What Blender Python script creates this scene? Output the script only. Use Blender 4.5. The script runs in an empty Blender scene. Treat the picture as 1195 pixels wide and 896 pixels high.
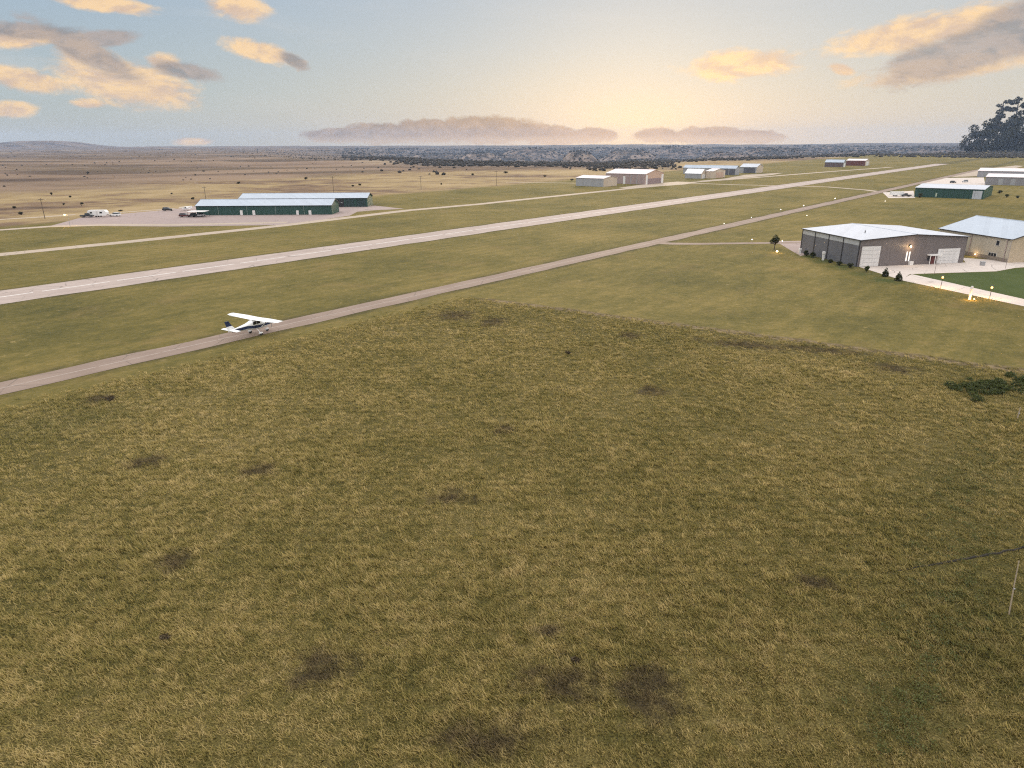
import bpy, bmesh, math, random
import numpy as np
from mathutils import Vector, Matrix, noise as mn

random.seed(7)
rng = np.random.default_rng(11)
scene = bpy.context.scene
COL = scene.collection
rad = math.radians

# ------------------------------------------------------------------ camera frame
W0, H0, FPX, CH = 1195.0, 896.0, 790.0, 30.0
PITCH, ROLL = math.atan(281 / FPX), 0.0059
_F = Vector((0, math.cos(PITCH), -math.sin(PITCH)))
_R0 = Vector((1, 0, 0))
_U0 = Vector((0, math.sin(PITCH), math.cos(PITCH)))
_R = _R0 * math.cos(ROLL) - _U0 * math.sin(ROLL)
_U = _R0 * math.sin(ROLL) + _U0 * math.cos(ROLL)
CAMP = Vector((0, 0, CH))

def ray(px, py):
    return _F + _R * ((px - W0 / 2) / FPX) + _U * ((H0 / 2 - py) / FPX)

def G(px, py, z=0.0):
    d = ray(px, py)
    t = (z - CH) / d.z
    p = CAMP + d * t
    return Vector((p.x, p.y, z))

def height_at(p, py):
    k = (H0 / 2 - py) / FPX
    b = Vector((p.x, p.y, -CH))
    return (k * b.dot(_F) - b.dot(_U)) / (_U.z - k * _F.z)

def solve_s(A, d, px):
    k = (px - W0 / 2) / FPX
    b = A - CAMP
    return (k * b.dot(_F) - b.dot(_R)) / (d.dot(_R) - k * d.dot(_F))

def proj(p):
    b = Vector(p) - CAMP
    w = b.dot(_F)
    return W0 / 2 + FPX * b.dot(_R) / w, H0 / 2 - FPX * b.dot(_U) / w

def azdir(deg):
    a = rad(deg)
    return Vector((math.sin(a), math.cos(a), 0))

AZ_RUN, AZ_HANG = 40.0, -10.6
RUN, PRP = azdir(AZ_RUN), azdir(AZ_RUN - 90)
HU, HV = azdir(AZ_HANG), azdir(AZ_HANG + 90)

# ------------------------------------------------------------------ node helpers
class NT:
    def __init__(s, tree):
        s.t = tree; s.n = tree.nodes; s.l = tree.links
    def node(s, kind, **kw):
        n = s.n.new(kind)
        for k, v in kw.items(): setattr(n, k, v)
        return n
    def put(s, sock, v):
        if v is None: return
        if isinstance(v, bpy.types.NodeSocket): s.l.new(v, sock)
        else: sock.default_value = v
    def m(s, op, a, b=None, c=None, clamp=False):
        n = s.node('ShaderNodeMath', operation=op); n.use_clamp = clamp
        s.put(n.inputs[0], a); s.put(n.inputs[1], b); s.put(n.inputs[2], c)
        return n.outputs[0]
    def vm(s, op, a, b=None):
        n = s.node('ShaderNodeVectorMath', operation=op)
        s.put(n.inputs[0], a); s.put(n.inputs[1], b)
        return n.outputs['Value'] if op in ('DOT_PRODUCT', 'LENGTH', 'DISTANCE') else n.outputs[0]
    def mix(s, f, a, b, blend='MIX'):
        n = s.node('ShaderNodeMix', data_type='RGBA', blend_type=blend)
        s.put(n.inputs[0], f)
        for i, v in ((6, a), (7, b)):
            s.put(n.inputs[i], (tuple(v) + (1,)) if isinstance(v, (tuple, list)) and len(v) == 3 else v)
        return n.outputs[2]
    def step(s, v, lo, hi):
        n = s.node('ShaderNodeMapRange', interpolation_type='SMOOTHSTEP')
        s.put(n.inputs[0], v); n.inputs[1].default_value = lo; n.inputs[2].default_value = hi
        return n.outputs[0]
    def noise(s, vec, scale, detail=4, rough=0.55, dist=0.0):
        n = s.node('ShaderNodeTexNoise')
        s.put(n.inputs['Vector'], vec)
        n.inputs['Scale'].default_value = scale; n.inputs['Detail'].default_value = detail
        n.inputs['Roughness'].default_value = rough; n.inputs['Distortion'].default_value = dist
        return n.outputs['Fac']
    def mapping(s, vec, loc=(0, 0, 0), rot=(0, 0, 0), sc=(1, 1, 1), kind='POINT'):
        n = s.node('ShaderNodeMapping', vector_type=kind)
        s.put(n.inputs['Vector'], vec)
        n.inputs['Location'].default_value = loc; n.inputs['Rotation'].default_value = rot
        n.inputs['Scale'].default_value = sc
        return n.outputs[0]

def new_mat(name):
    m = bpy.data.materials.new(name); m.use_nodes = True
    t = m.node_tree; t.nodes.clear()
    N = NT(t)
    out = N.node('ShaderNodeOutputMaterial')
    b = N.node('ShaderNodeBsdfPrincipled')
    t.links.new(b.outputs[0], out.inputs[0])
    return m, N, b, out

_mats = {}
def simple(name, col, rough=0.6, var=0.12, scale=1.5, metal=0.0, rib=0.0, ribaxis='X', spec=None, emit=None, estr=0):
    if name in _mats: return _mats[name]
    m, N, b, out = new_mat(name)
    tc = N.node('ShaderNodeTexCoord')
    g = N.node('ShaderNodeNewGeometry')
    n1 = N.noise(tc.outputs['Object'], scale, 5)
    n2 = N.noise(tc.outputs['Object'], scale * 0.21, 2)
    f = N.m('MULTIPLY_ADD', N.m('ADD', n1, n2), var, 1 - var)
    if rib:
        sv = N.noise(N.vm('MULTIPLY', tc.outputs['Object'], (1.6, 1.6, 0.12)), 1.0, 5, 0.65)
        pv = N.node('ShaderNodeTexWhiteNoise', noise_dimensions='1D')
        sx = N.node('ShaderNodeSeparateXYZ'); N.put(sx.inputs[0], tc.outputs['Object'])
        N.put(pv.inputs['W'], N.m('FLOOR', N.m('DIVIDE', N.m('ADD', sx.outputs[0], sx.outputs[1]), 1.9)))
        f = N.m('MULTIPLY', f, N.m('ADD', N.m('MULTIPLY_ADD', sv, 0.40, 0.76), N.m('MULTIPLY', pv.outputs['Value'], 0.09)))
    cl = N.vm('SCALE', tuple(col))
    N.put(cl.node.inputs['Scale'], f)
    N.put(b.inputs['Base Color'], cl)
    b.inputs['Roughness'].default_value = rough
    b.inputs['Metallic'].default_value = metal
    if spec is not None: b.inputs['Specular IOR Level'].default_value = spec
    if rib:
        w = N.node('ShaderNodeTexWave', wave_type='BANDS', bands_direction=ribaxis, wave_profile='SIN')
        N.put(w.inputs['Vector'], tc.outputs['Object']); w.inputs['Scale'].default_value = rib
        bp = N.node('ShaderNodeBump'); bp.inputs['Strength'].default_value = 0.5; bp.inputs['Distance'].default_value = 0.04
        N.put(bp.inputs['Height'], w.outputs['Fac']); N.put(b.inputs['Normal'], bp.outputs[0])
    if emit:
        b.inputs['Emission Color'].default_value = tuple(emit) + (1,)
        b.inputs['Emission Strength'].default_value = estr
    _mats[name] = m
    return m

# ------------------------------------------------------------------ mesh helpers
class MB:
    def __init__(s): s.bm = bmesh.new()
    def box(s, x0, y0, z0, x1, y1, z1):
        bm = s.bm
        v = [bm.verts.new(p) for p in ((x0,y0,z0),(x1,y0,z0),(x1,y1,z0),(x0,y1,z0),(x0,y0,z1),(x1,y0,z1),(x1,y1,z1),(x0,y1,z1))]
        for f in ((0,3,2,1),(4,5,6,7),(0,1,5,4),(1,2,6,5),(2,3,7,6),(3,0,4,7)): bm.faces.new([v[i] for i in f])
        return s
    def loft(s, rings, cap=True):
        bm = s.bm
        R = [[bm.verts.new(p) for p in r] for r in rings]
        n = len(R[0])
        for a, b in zip(R, R[1:]):
            for i in range(n): bm.faces.new((a[i], a[(i+1) % n], b[(i+1) % n], b[i]))
        if cap:
            bm.faces.new(R[0][::-1]); bm.faces.new(R[-1])
        return s
    def tube(s, p0, p1, r0, r1=None, n=8):
        r1 = r0 if r1 is None else r1
        p0, p1 = Vector(p0), Vector(p1)
        d = (p1 - p0).normalized()
        a = d.orthogonal().normalized(); b = d.cross(a)
        rg = []
        for p, r in ((p0, r0), (p1, r1)):
            rg.append([p + (a * math.cos(2*math.pi*i/n) + b * math.sin(2*math.pi*i/n)) * r for i in range(n)])
        return s.loft(rg)
    def ball(s, c, r, sub=2, sc=(1, 1, 1), jit=0.0):
        ret = bmesh.ops.create_icosphere(s.bm, subdivisions=sub, radius=1.0)
        for v in ret['verts']:
            k = 1 + random.uniform(-jit, jit)
            v.co = Vector((c[0] + v.co.x*r*sc[0]*k, c[1] + v.co.y*r*sc[1]*k, c[2] + v.co.z*r*sc[2]*k))
        return s
    def poly(s, pts):
        s.bm.faces.new([s.bm.verts.new(p) for p in pts]); return s
    def build(s, name, mat, parent=None, smooth=False, bevel=0.0, recalc=True):
        if recalc: bmesh.ops.recalc_face_normals(s.bm, faces=s.bm.faces[:])
        me = bpy.data.meshes.new(name); s.bm.to_mesh(me); s.bm.free()
        if smooth: me.polygons.foreach_set('use_smooth', [True] * len(me.polygons))
        o = bpy.data.objects.new(name, me); COL.objects.link(o)
        me.materials.append(mat)
        if parent: o.parent = parent
        if bevel:
            md = o.modifiers.new('bevel', 'BEVEL'); md.width = bevel; md.segments = 2; md.limit_method = 'ANGLE'
        return o

def tag(o, label, cat, group=None):
    o['label'] = label; o['category'] = cat
    if group: o['group'] = group
    return o
def thing(name, label, cat, loc, rz=0.0, group=None):
    o = bpy.data.objects.new(name, None); COL.objects.link(o)
    o.empty_display_size = 0.5
    o.location = loc; o.rotation_euler = (0, 0, rz)
    return tag(o, label, cat, group)
def structure(o): o['kind'] = 'structure'; return o
def kids(o): return [c for c in bpy.data.objects if c.parent == o]
def copy_tree(o, parent=None):
    c = o.copy(); COL.objects.link(c)
    if parent: c.parent = parent
    for ch in kids(o): copy_tree(ch, c)
    return c

def np_mesh(name, verts, faces_per, nface, idx, mat, attr=None):
    idx = np.asarray(idx).ravel(); me = bpy.data.meshes.new(name)
    me.vertices.add(len(verts)); me.vertices.foreach_set('co', verts.astype(np.float32).ravel())
    me.loops.add(len(idx)); me.loops.foreach_set('vertex_index', idx.astype(np.int32).ravel())
    me.polygons.add(nface)
    me.polygons.foreach_set('loop_start', (np.arange(nface) * faces_per).astype(np.int32))
    me.update(calc_edges=True)
    if attr is not None:
        a = me.attributes.new('tint', 'FLOAT', 'POINT'); a.data.foreach_set('value', attr.astype(np.float32))
    me.materials.append(mat)
    o = bpy.data.objects.new(name, me); COL.objects.link(o)
    return o

# ------------------------------------------------------------------ key lines on the ground
TX0 = G(0, 453.5)                              # taxiway centre line
RW0 = G(0, 346.8)                              # runway centre line
def line_n(p, d):                               # normal pointing to the camera side
    n = Vector((d.y, -d.x, 0)).normalized()
    return n, n.dot(p)
TXN, TXC = line_n(TX0, RUN)
RWN, RWC = line_n(RW0, RUN)
TX_HALF = abs((G(0, 461.0) - G(0, 446.4)).dot(TXN)) / 2
RW_HALF = abs((G(0, 354.7) - G(0, 338.9)).dot(RWN)) / 2
BD0, BD1 = G(600, 352), G(1195, 430)            # edge of the unmown field
BDD = (BD1 - BD0).normalized()
BDN = Vector((BDD.y, -BDD.x, 0))
if BDN.dot(-BD0) < 0: BDN = -BDN
BDC = BDN.dot(BD0)
print('taxi w', TX_HALF*2, 'runway w', RW_HALF*2)

PATCH = [  # brown bare spots in the rough field: pixel, half width, half height
    (300,549,24,9),(525,580,28,10),(368,780,46,22),(650,790,56,26),(752,805,46,42),(572,862,72,30),(205,655,26,10),
    (530,368,26,6),(575,375,18,6),(640,735,18,8),(950,680,26,10),(115,465,20,5),(735,392,16,4),(760,455,20,7),(590,500,16,6),(1045,430,30,6),(170,540,24,8),
    (870,402,60,5),(960,408,50,4)]
GREENS = [(1150,700,110,120),(1120,560,70,60),(1060,820,90,60),(1150,452,62,16),(60,495,120,22),(945,299,16,3),(962,304.5,18,4),(985,311.5,22,5),(1010,318.5,22,5),(1036,327,26,4),(1150,775,70,50)]

def field_tint(N, P):
    """Colours of the ground as it lies: (rough grass colour, bare mask, green mask)."""
    wob = N.node('ShaderNodeTexNoise'); N.put(wob.inputs['Vector'], P); wob.inputs['Scale'].default_value = 0.55; wob.inputs['Detail'].default_value = 8; wob.inputs['Roughness'].default_value = 0.68
    wv = N.vm('SUBTRACT', wob.outputs['Color'], (0.5, 0.5, 0.5))
    def blobs(lst, amp):
        acc = None
        for (px, py, hw, hh) in lst:
            c = G(px, py); rx = (G(px + hw, py) - c).length; ry = abs((G(px, py - hh) - G(px, py + hh)).length) / 2
            v = N.mapping(P, loc=(c.x, c.y, 0), rot=(0, 0, -math.atan2(c.x, c.y)), sc=(rx, ry, 1), kind='TEXTURE')
            v = N.vm('ADD', v, N.vm('MULTIPLY', wv, (amp, amp, 0)))
            v = N.vm('MULTIPLY', v, (1, 1, 0))
            r = N.m('SUBTRACT', 1.0, N.vm('LENGTH', v))
            acc = r if acc is None else N.m('MAXIMUM', acc, r)
        return N.step(acc, -0.3, 0.9)
    return blobs(PATCH, 3.6), blobs(GREENS, 2.0)

def grass_cols(N, P, bare, green, tint=None):
    n1 = N.noise(P, 0.035, 4, 0.6)
    n2 = N.noise(P, 0.22, 5, 0.6)
    n3 = N.noise(P, 1.1, 4, 0.6)
    f = N.m('ADD', N.m('MULTIPLY', n1, 0.72), N.m('MULTIPLY', n2, 0.66))
    f = N.m('ADD', f, N.m('MULTIPLY', n3, 0.9))
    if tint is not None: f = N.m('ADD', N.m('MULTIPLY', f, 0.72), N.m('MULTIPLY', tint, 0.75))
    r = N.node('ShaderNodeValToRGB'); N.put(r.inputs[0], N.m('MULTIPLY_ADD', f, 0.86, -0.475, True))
    e = r.color_ramp.elements
    e[0].position = 0.1; e[0].color = (0.100, 0.098, 0.032, 1)
    e[1].position = 0.95; e[1].color = (0.66, 0.51, 0.24, 1)
    a = e.new(0.38); a.color = (0.235, 0.200, 0.058, 1)
    a = e.new(0.62); a.color = (0.40, 0.315, 0.110, 1)
    c = N.mix(N.m('MULTIPLY', green, 0.28), r.outputs[0], (0.085, 0.105, 0.032))
    c = N.mix(N.m('MULTIPLY', bare, 0.72), c, (0.095, 0.066, 0.048))
    return c

def make_ground_mat():
    m, N, b, out = new_mat('prairie_ground')
    g = N.node('ShaderNodeNewGeometry'); P = g.outputs['Position']
    P2 = N.vm('MULTIPLY', P, (1, 1, 0))
    bare, green = field_tint(N, P2)
    rough = grass_cols(N, P2, bare, green)
    # mown strips: streaks along the runway
    A = N.mapping(P2, rot=(0, 0, -(math.pi/2 - rad(AZ_RUN))), sc=(1, 1, 1))
    S = N.vm('MULTIPLY', A, (0.75, 1.0, 1))
    s5 = N.noise(N.vm('MULTIPLY', A, (0.35, 1, 1)), 2.2, 5, 0.7); s1 = N.noise(S, 0.30, 5, 0.65); s2 = N.noise(S, 0.05, 4, 0.6); s3 = N.noise(P2, 0.9, 4, 0.65); s4 = N.noise(P2, 0.012, 3, 0.5)
    f = N.m('ADD', N.m('ADD', N.m('MULTIPLY', s1, 0.7), N.m('MULTIPLY', s2, 0.9)), N.m('ADD', N.m('MULTIPLY', s3, 0.5), N.m('MULTIPLY', s4, 0.7)))
    r = N.node('ShaderNodeValToRGB'); N.put(r.inputs[0], N.m('MULTIPLY_ADD', N.m('ADD', f, N.m('MULTIPLY', s5, 0.6)), 1.25, -1.60, True))
    e = r.color_ramp.elements
    e[0].position = 0.05; e[0].color = (0.062, 0.060, 0.018, 1)
    e[1].position = 0.95; e[1].color = (0.232, 0.172, 0.058, 1)
    k = e.new(0.45); k.color = (0.131, 0.108, 0.031, 1)
    mown = N.mix(N.m('MULTIPLY', green, 0.8), r.outputs[0], (0.036, 0.058, 0.016))
    # worn tan spots, weeds and faint mower passes
    w5 = N.noise(P2, 0.55, 5, 0.7); w6 = N.noise(P2, 0.075, 4, 0.6)
    mown = N.mix(N.m('MULTIPLY', N.step(w5, 0.58, 0.70), 0.6), mown, (0.30, 0.225, 0.10))
    mown = N.mix(N.m('MULTIPLY', N.step(w5, 0.40, 0.29), 0.6), mown, (0.055, 0.060, 0.020))
    mown = N.mix(N.m('MULTIPLY', N.step(w6, 0.54, 0.70), 0.28), mown, (0.21, 0.140, 0.062))
    wv_ = N.node('ShaderNodeTexWave', wave_type='BANDS', bands_direction='Y'); N.put(wv_.inputs['Vector'], A); wv_.inputs['Scale'].default_value = 0.075; wv_.inputs['Distortion'].default_value = 1.5; wv_.inputs['Detail'].default_value = 3
    mown = N.mix(N.m('MULTIPLY', N.step(wv_.outputs['Fac'], 0.35, 0.65), 0.16), mown, (0.075, 0.070, 0.022))
    # prairie: tan with brown and dark brush streaks
    q1 = N.noise(N.vm('MULTIPLY', P2, (0.45, 1, 1)), 0.006, 7, 0.62, 0.6); q2 = N.noise(P2, 0.045, 5, 0.65); q3 = N.noise(P2, 0.0016, 3, 0.5)
    r2 = N.node('ShaderNodeValToRGB'); N.put(r2.inputs[0], N.m('MULTIPLY_ADD', N.m('ADD', q1, N.m('MULTIPLY', q2, 0.55)), 2.6, -1.48, True))
    e = r2.color_ramp.elements
    e[0].position = 0.0; e[0].color = (0.070, 0.048, 0.034, 1)
    e[1].position = 1.0; e[1].color = (0.36, 0.265, 0.145, 1)
    k = e.new(0.35); k.color = (0.17, 0.112, 0.070, 1)
    k = e.new(0.6); k.color = (0.275, 0.200, 0.100, 1)
    prairie = r2.outputs[0]
    b0, b1_ = G(0, 227), G(440, 203); bd_ = (b1_ - b0).normalized(); bn = Vector((bd_.y, -bd_.x, 0))
    dd = N.m('ADD', N.m('SUBTRACT', bn.dot(b0), N.vm('DOT_PRODUCT', P2, tuple(bn))), N.m('MULTIPLY_ADD', q1, 500.0, -250.0))
    q4 = N.noise(N.vm('MULTIPLY', P2, (0.6, 1, 1)), 0.0045, 6, 0.6, 0.8)
    brn = N.mix(N.step(q4, 0.40, 0.60), (0.060, 0.040, 0.030), (0.215, 0.148, 0.105))
    q5 = N.noise(N.vm('MULTIPLY', P2, (0.30, 1, 1)), 0.0042, 7, 0.62, 0.5)
    brn = N.mix(N.step(q5, 0.545, 0.66), brn, N.mix(N.step(q2, 0.40, 0.58), (0.026, 0.026, 0.016), (0.13, 0.092, 0.062)))
    brn = N.mix(N.step(q5, 0.42, 0.33), brn, (0.30, 0.225, 0.145))
    prairie = N.mix(N.m('MULTIPLY', N.step(dd, -20, 90), 0.85), prairie, brn)
    # brushland far off: dark juniper mottle, pale cliffs where the slope is steep
    at = N.node('ShaderNodeAttribute', attribute_name='tint')
    bm_ = at.outputs['Fac']
    t1 = N.noise(P2, 0.022, 6, 0.7); t2 = N.noise(N.vm('MULTIPLY', P2, (1, 0.6, 1)), 0.0026, 6, 0.65)
    tr = N.step(N.m('ADD', t1, N.m('MULTIPLY', t2, 0.5)), 0.66, 0.92)
    brush = N.mix(tr, (0.024, 0.026, 0.026), (0.185, 0.138, 0.112))
    sl = N.vm('DOT_PRODUCT', g.outputs['True Normal'], (0, 0, 1))
    cl = N.step(N.m('ADD', sl, N.m('MULTIPLY', t2, 0.12)), 1.03, 0.965)
    brush = N.mix(cl, brush, N.mix(N.step(t1, .4, .6), (0.06, 0.048, 0.040), (0.26, 0.20, 0.16)))
    far = N.mix(bm_, prairie, brush)
    # where is what
    w1 = N.noise(P2, 0.25, 5, 0.6); w2 = N.noise(P2, 0.02, 3, 0.6)
    wob = N.m('MULTIPLY_ADD', w1, 5.0, -2.5)
    wob2 = N.m('MULTIPLY_ADD', w2, 30.0, -15.0)
    dt = N.m('ADD', N.m('SUBTRACT', N.vm('DOT_PRODUCT', P2, tuple(TXN)), TXC + TX_HALF + 7.0), wob)
    bw = N.m('MULTIPLY_ADD', w2, 2.4, -1.2)
    db = N.m('ADD', N.m('ADD', N.m('SUBTRACT', N.vm('DOT_PRODUCT', P2, tuple(BDN)), BDC), N.m('MULTIPLY', wob, 0.5)), bw)
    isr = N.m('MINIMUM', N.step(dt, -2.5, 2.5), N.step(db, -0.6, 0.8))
    dp = N.m('ADD', N.m('SUBTRACT', PRC, N.vm('DOT_PRODUCT', P2, tuple(PRN))), wob2)
    isp = N.step(dp, -6, 10)
    c = N.mix(isp, mown, far)
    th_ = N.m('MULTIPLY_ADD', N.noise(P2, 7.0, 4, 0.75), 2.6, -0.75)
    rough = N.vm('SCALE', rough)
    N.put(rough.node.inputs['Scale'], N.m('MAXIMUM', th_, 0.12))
    c = N.mix(isr, c, N.vm('SCALE', rough)); c.node.inputs[7].links[0].from_node.inputs['Scale'].default_value = 0.55  # floor colour darkened to carry the shade between the blades
    # thin line of bare soil and dead stalks along the mown edge
    band = N.m('MULTIPLY', N.step(N.m('ABSOLUTE', N.m('SUBTRACT', db, 1.0)), 1.9, 0.3), N.step(w5, 0.34, 0.55))
    band = N.m('MULTIPLY', band, N.step(dt, 0, 6))
    c = N.mix(band, c, N.mix(N.step(w5, 0.4, 0.6), (0.075, 0.052, 0.035), (0.20, 0.150, 0.085)))
    # weedy verge of runway and taxiway
    for (n_, c_, h_) in ((RWN, RWC, RW_HALF), (TXN, TXC, TX_HALF)):
        d = N.m('SUBTRACT', N.vm('DOT_PRODUCT', P2, tuple(n_)), c_)
        d = N.m('SUBTRACT', N.m('ABSOLUTE', d), h_)
        v = N.m('MULTIPLY', N.step(N.m('ADD', d, N.m('MULTIPLY', wob, 0.35)), 2.6, 0.5), N.step(s1, 0.33, 0.6))
        c = N.mix(N.m('MULTIPLY', v, 0.8), c, (0.055, 0.05, 0.02))
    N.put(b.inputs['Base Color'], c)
    b.inputs['Roughness'].default_value = 0.95; b.inputs['Specular IOR Level'].default_value = 0.1
    bp = N.node('ShaderNodeBump'); bp.inputs['Strength'].default_value = 1.0; bp.inputs['Distance'].default_value = 0.35
    hgt = N.m('ADD', N.m('MULTIPLY', s3, 1.2), N.m('MULTIPLY', N.noise(P2, 3.5, 3, 0.6), 0.4))
    N.put(bp.inputs['Height'], hgt); N.put(b.inputs['Normal'], bp.outputs[0])
    return m

# prairie begins behind the far parallel road
PR0, PR1 = G(0, 266), G(640, 212)
PRD = (PR1 - PR0).normalized(); PRN = Vector((PRD.y, -PRD.x, 0)); PRC = PRN.dot(PR0)

# ------------------------------------------------------------------ terrain
BR_PX = [-400, 0, 300, 360, 430, 520, 600, 700, 790, 900, 1000, 1195, 1600]
BR_R  = [2600, 2600, 2300, 1500, 1500, 1150, 980, 900, 960, 1350, 1500, 1600, 1600]
def brush_r(x, y):
    px = W0/2 + 838 * x / max(y, 1e-3) if y > 1 else (1600 if x > 0 else -400)
    return float(np.interp(px, BR_PX, BR_R)), px
def sst(v, a, b):
    t = min(1, max(0, (v - a) / (b - a))); return t*t*(3-2*t)
def terrain(x, y):
    r = math.hypot(x, y)
    h = 0.0
    rb, px = brush_r(x, y)
    if r < 260:
        d1 = TXN.x*x + TXN.y*y - TXC - TX_HALF - 6
        d2 = BDN.x*x + BDN.y*y - BDC
        k = sst(min(d1, d2), 0, 10)
        if k > 0:
            h += k * (0.22 * mn.noise(Vector((x*0.06, y*0.06, 3))) + 0.10 * mn.noise(Vector((x*0.3, y*0.3, 9))) + 0.07 * mn.noise(Vector((x*1.1, y*1.1, 5)))) - 0.06*k
    flat = float(np.interp(px, [0, 400, 620, 760, 900, 1100, 1300], [560, 640, 700, 900, 1150, 1350, 1400]))
    if r > flat:
        k = sst(r, flat, flat + 500)
        amp = 2.0 + 5.0 * sst(r, 1000, 4000)
        h += k * amp * (mn.fractal(Vector((x*0.0022, y*0.0022, 1.7)), 1.0, 2.1, 4)) - k * 1.5
    # canyon
    cm = float(np.interp(px, [250, 420, 520, 1300, 1900], [0, 0.35, 1, 1, 0.2]))
    if cm > 0 and r > rb:
        n = mn.fractal(Vector((x*0.00055, y*0.00055, 4.2)), 0.9, 2.2, 5)
        inn = sst(r, rb + 250, rb + 900) * (1 - 0.80 * sst(r, 4200, 6500))
        s = 0.5 + 0.5 * sst(n, -0.45, 0.15) - 0.62 * sst(n, 0.12, 0.5)
        t = s * 5; t = (math.floor(t) + sst(t - math.floor(t), 0.25, 0.75)) / 5
        h -= cm * inn * 75 * (0.55*t + 0.45*s)
    for (mx, my, mr, mh) in MESAS:
        b = math.hypot(x - mx, (y - my)*0.7)/mr
        if b < 2:
            k = math.exp(-(b**4)*0.8); h = h*(1-k) + (mh + 4*mn.noise(Vector((x*0.006, y*0.006, 3))))*k
    if r > 5200:
        h += sst(r, 5200, 9000) * (16 + 9 * mn.noise(Vector((x*0.0003, y*0.0003, 8))))
    # wooded bluff on the right, a low far hill on the left
    b = math.hypot((x - BLUFF.x) / 420, (y - BLUFF.y) / 300)
    h += 45 * math.exp(-b*b*1.2)
    b = math.hypot((x - HILL.x) / 420, (y - HILL.y) / 600)
    h += 66 * (0.75*math.exp(-(b**4)) + 0.25*math.exp(-b*b))
    return h
MESAS = []
for (px_, r_, mr_, mh_) in ((676, 2700, 72, 0), (735, 3900, 140, -8), (620, 4600, 190, 0), (560, 3600, 110, -14), (850, 3400, 120, -16), (905, 4300, 170, -6), (1010, 3700, 150, -14), (1090, 4700, 190, -4), (790, 5200, 180, 2)):
    v_ = ray(px_, 170).copy(); v_.z = 0; v_ = v_.normalized()*r_; MESAS.append((v_.x, v_.y, mr_, mh_))
BLUFF = ray(1215, 165).copy(); BLUFF.z = 0; BLUFF = BLUFF.normalized() * 2500
HILL = ray(52, 171).copy(); HILL.z = 0; HILL = HILL.normalized() * 8600

def make_ground():
    az = [a for a in np.arange(-50, 50.01, 0.33)] + [a for a in np.arange(54, 307, 4)]
    az = np.radians(np.array(az)); na = len(az)
    rs = [3.0]
    while rs[-1] < 9600:
        r = rs[-1]; rs.append(r * (1.030 if r < 20 else 1.011 if r < 260 else 1.02 if r < 600 else 1.016))
    nr = len(rs)
    V = np.zeros((nr*na + 1, 3)); T = np.zeros(nr*na + 1)
    i = 0
    for r in rs:
        for a in az:
            x, y = r*math.sin(a), r*math.cos(a)
            V[i] = (x, y, terrain(x, y))
            if r > 600:
                rb, px = brush_r(x, y)
                n = mn.fractal(Vector((x*0.003, y*0.003, 2.2)), 1.0, 2.1, 3)
                T[i] = sst(r + n * 260, rb - 60, rb + 120) * (0.25 + 0.75*float(np.interp(px, [300, 520], [0, 1])))
            i += 1
    V[i] = (0, 0, terrain(0, 0))
    j = np.arange(nr-1)[:, None]*na; k = np.arange(na)[None, :]; k2 = (k+1) % na
    q = np.stack([j+k, j+k2, j+na+k2, j+na+k], -1).reshape(-1, 4)[:, ::-1]
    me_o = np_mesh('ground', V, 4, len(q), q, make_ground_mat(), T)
    me_o.data.polygons.foreach_set('use_smooth', [True]*len(q))
    structure(me_o)
make_ground()

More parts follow.
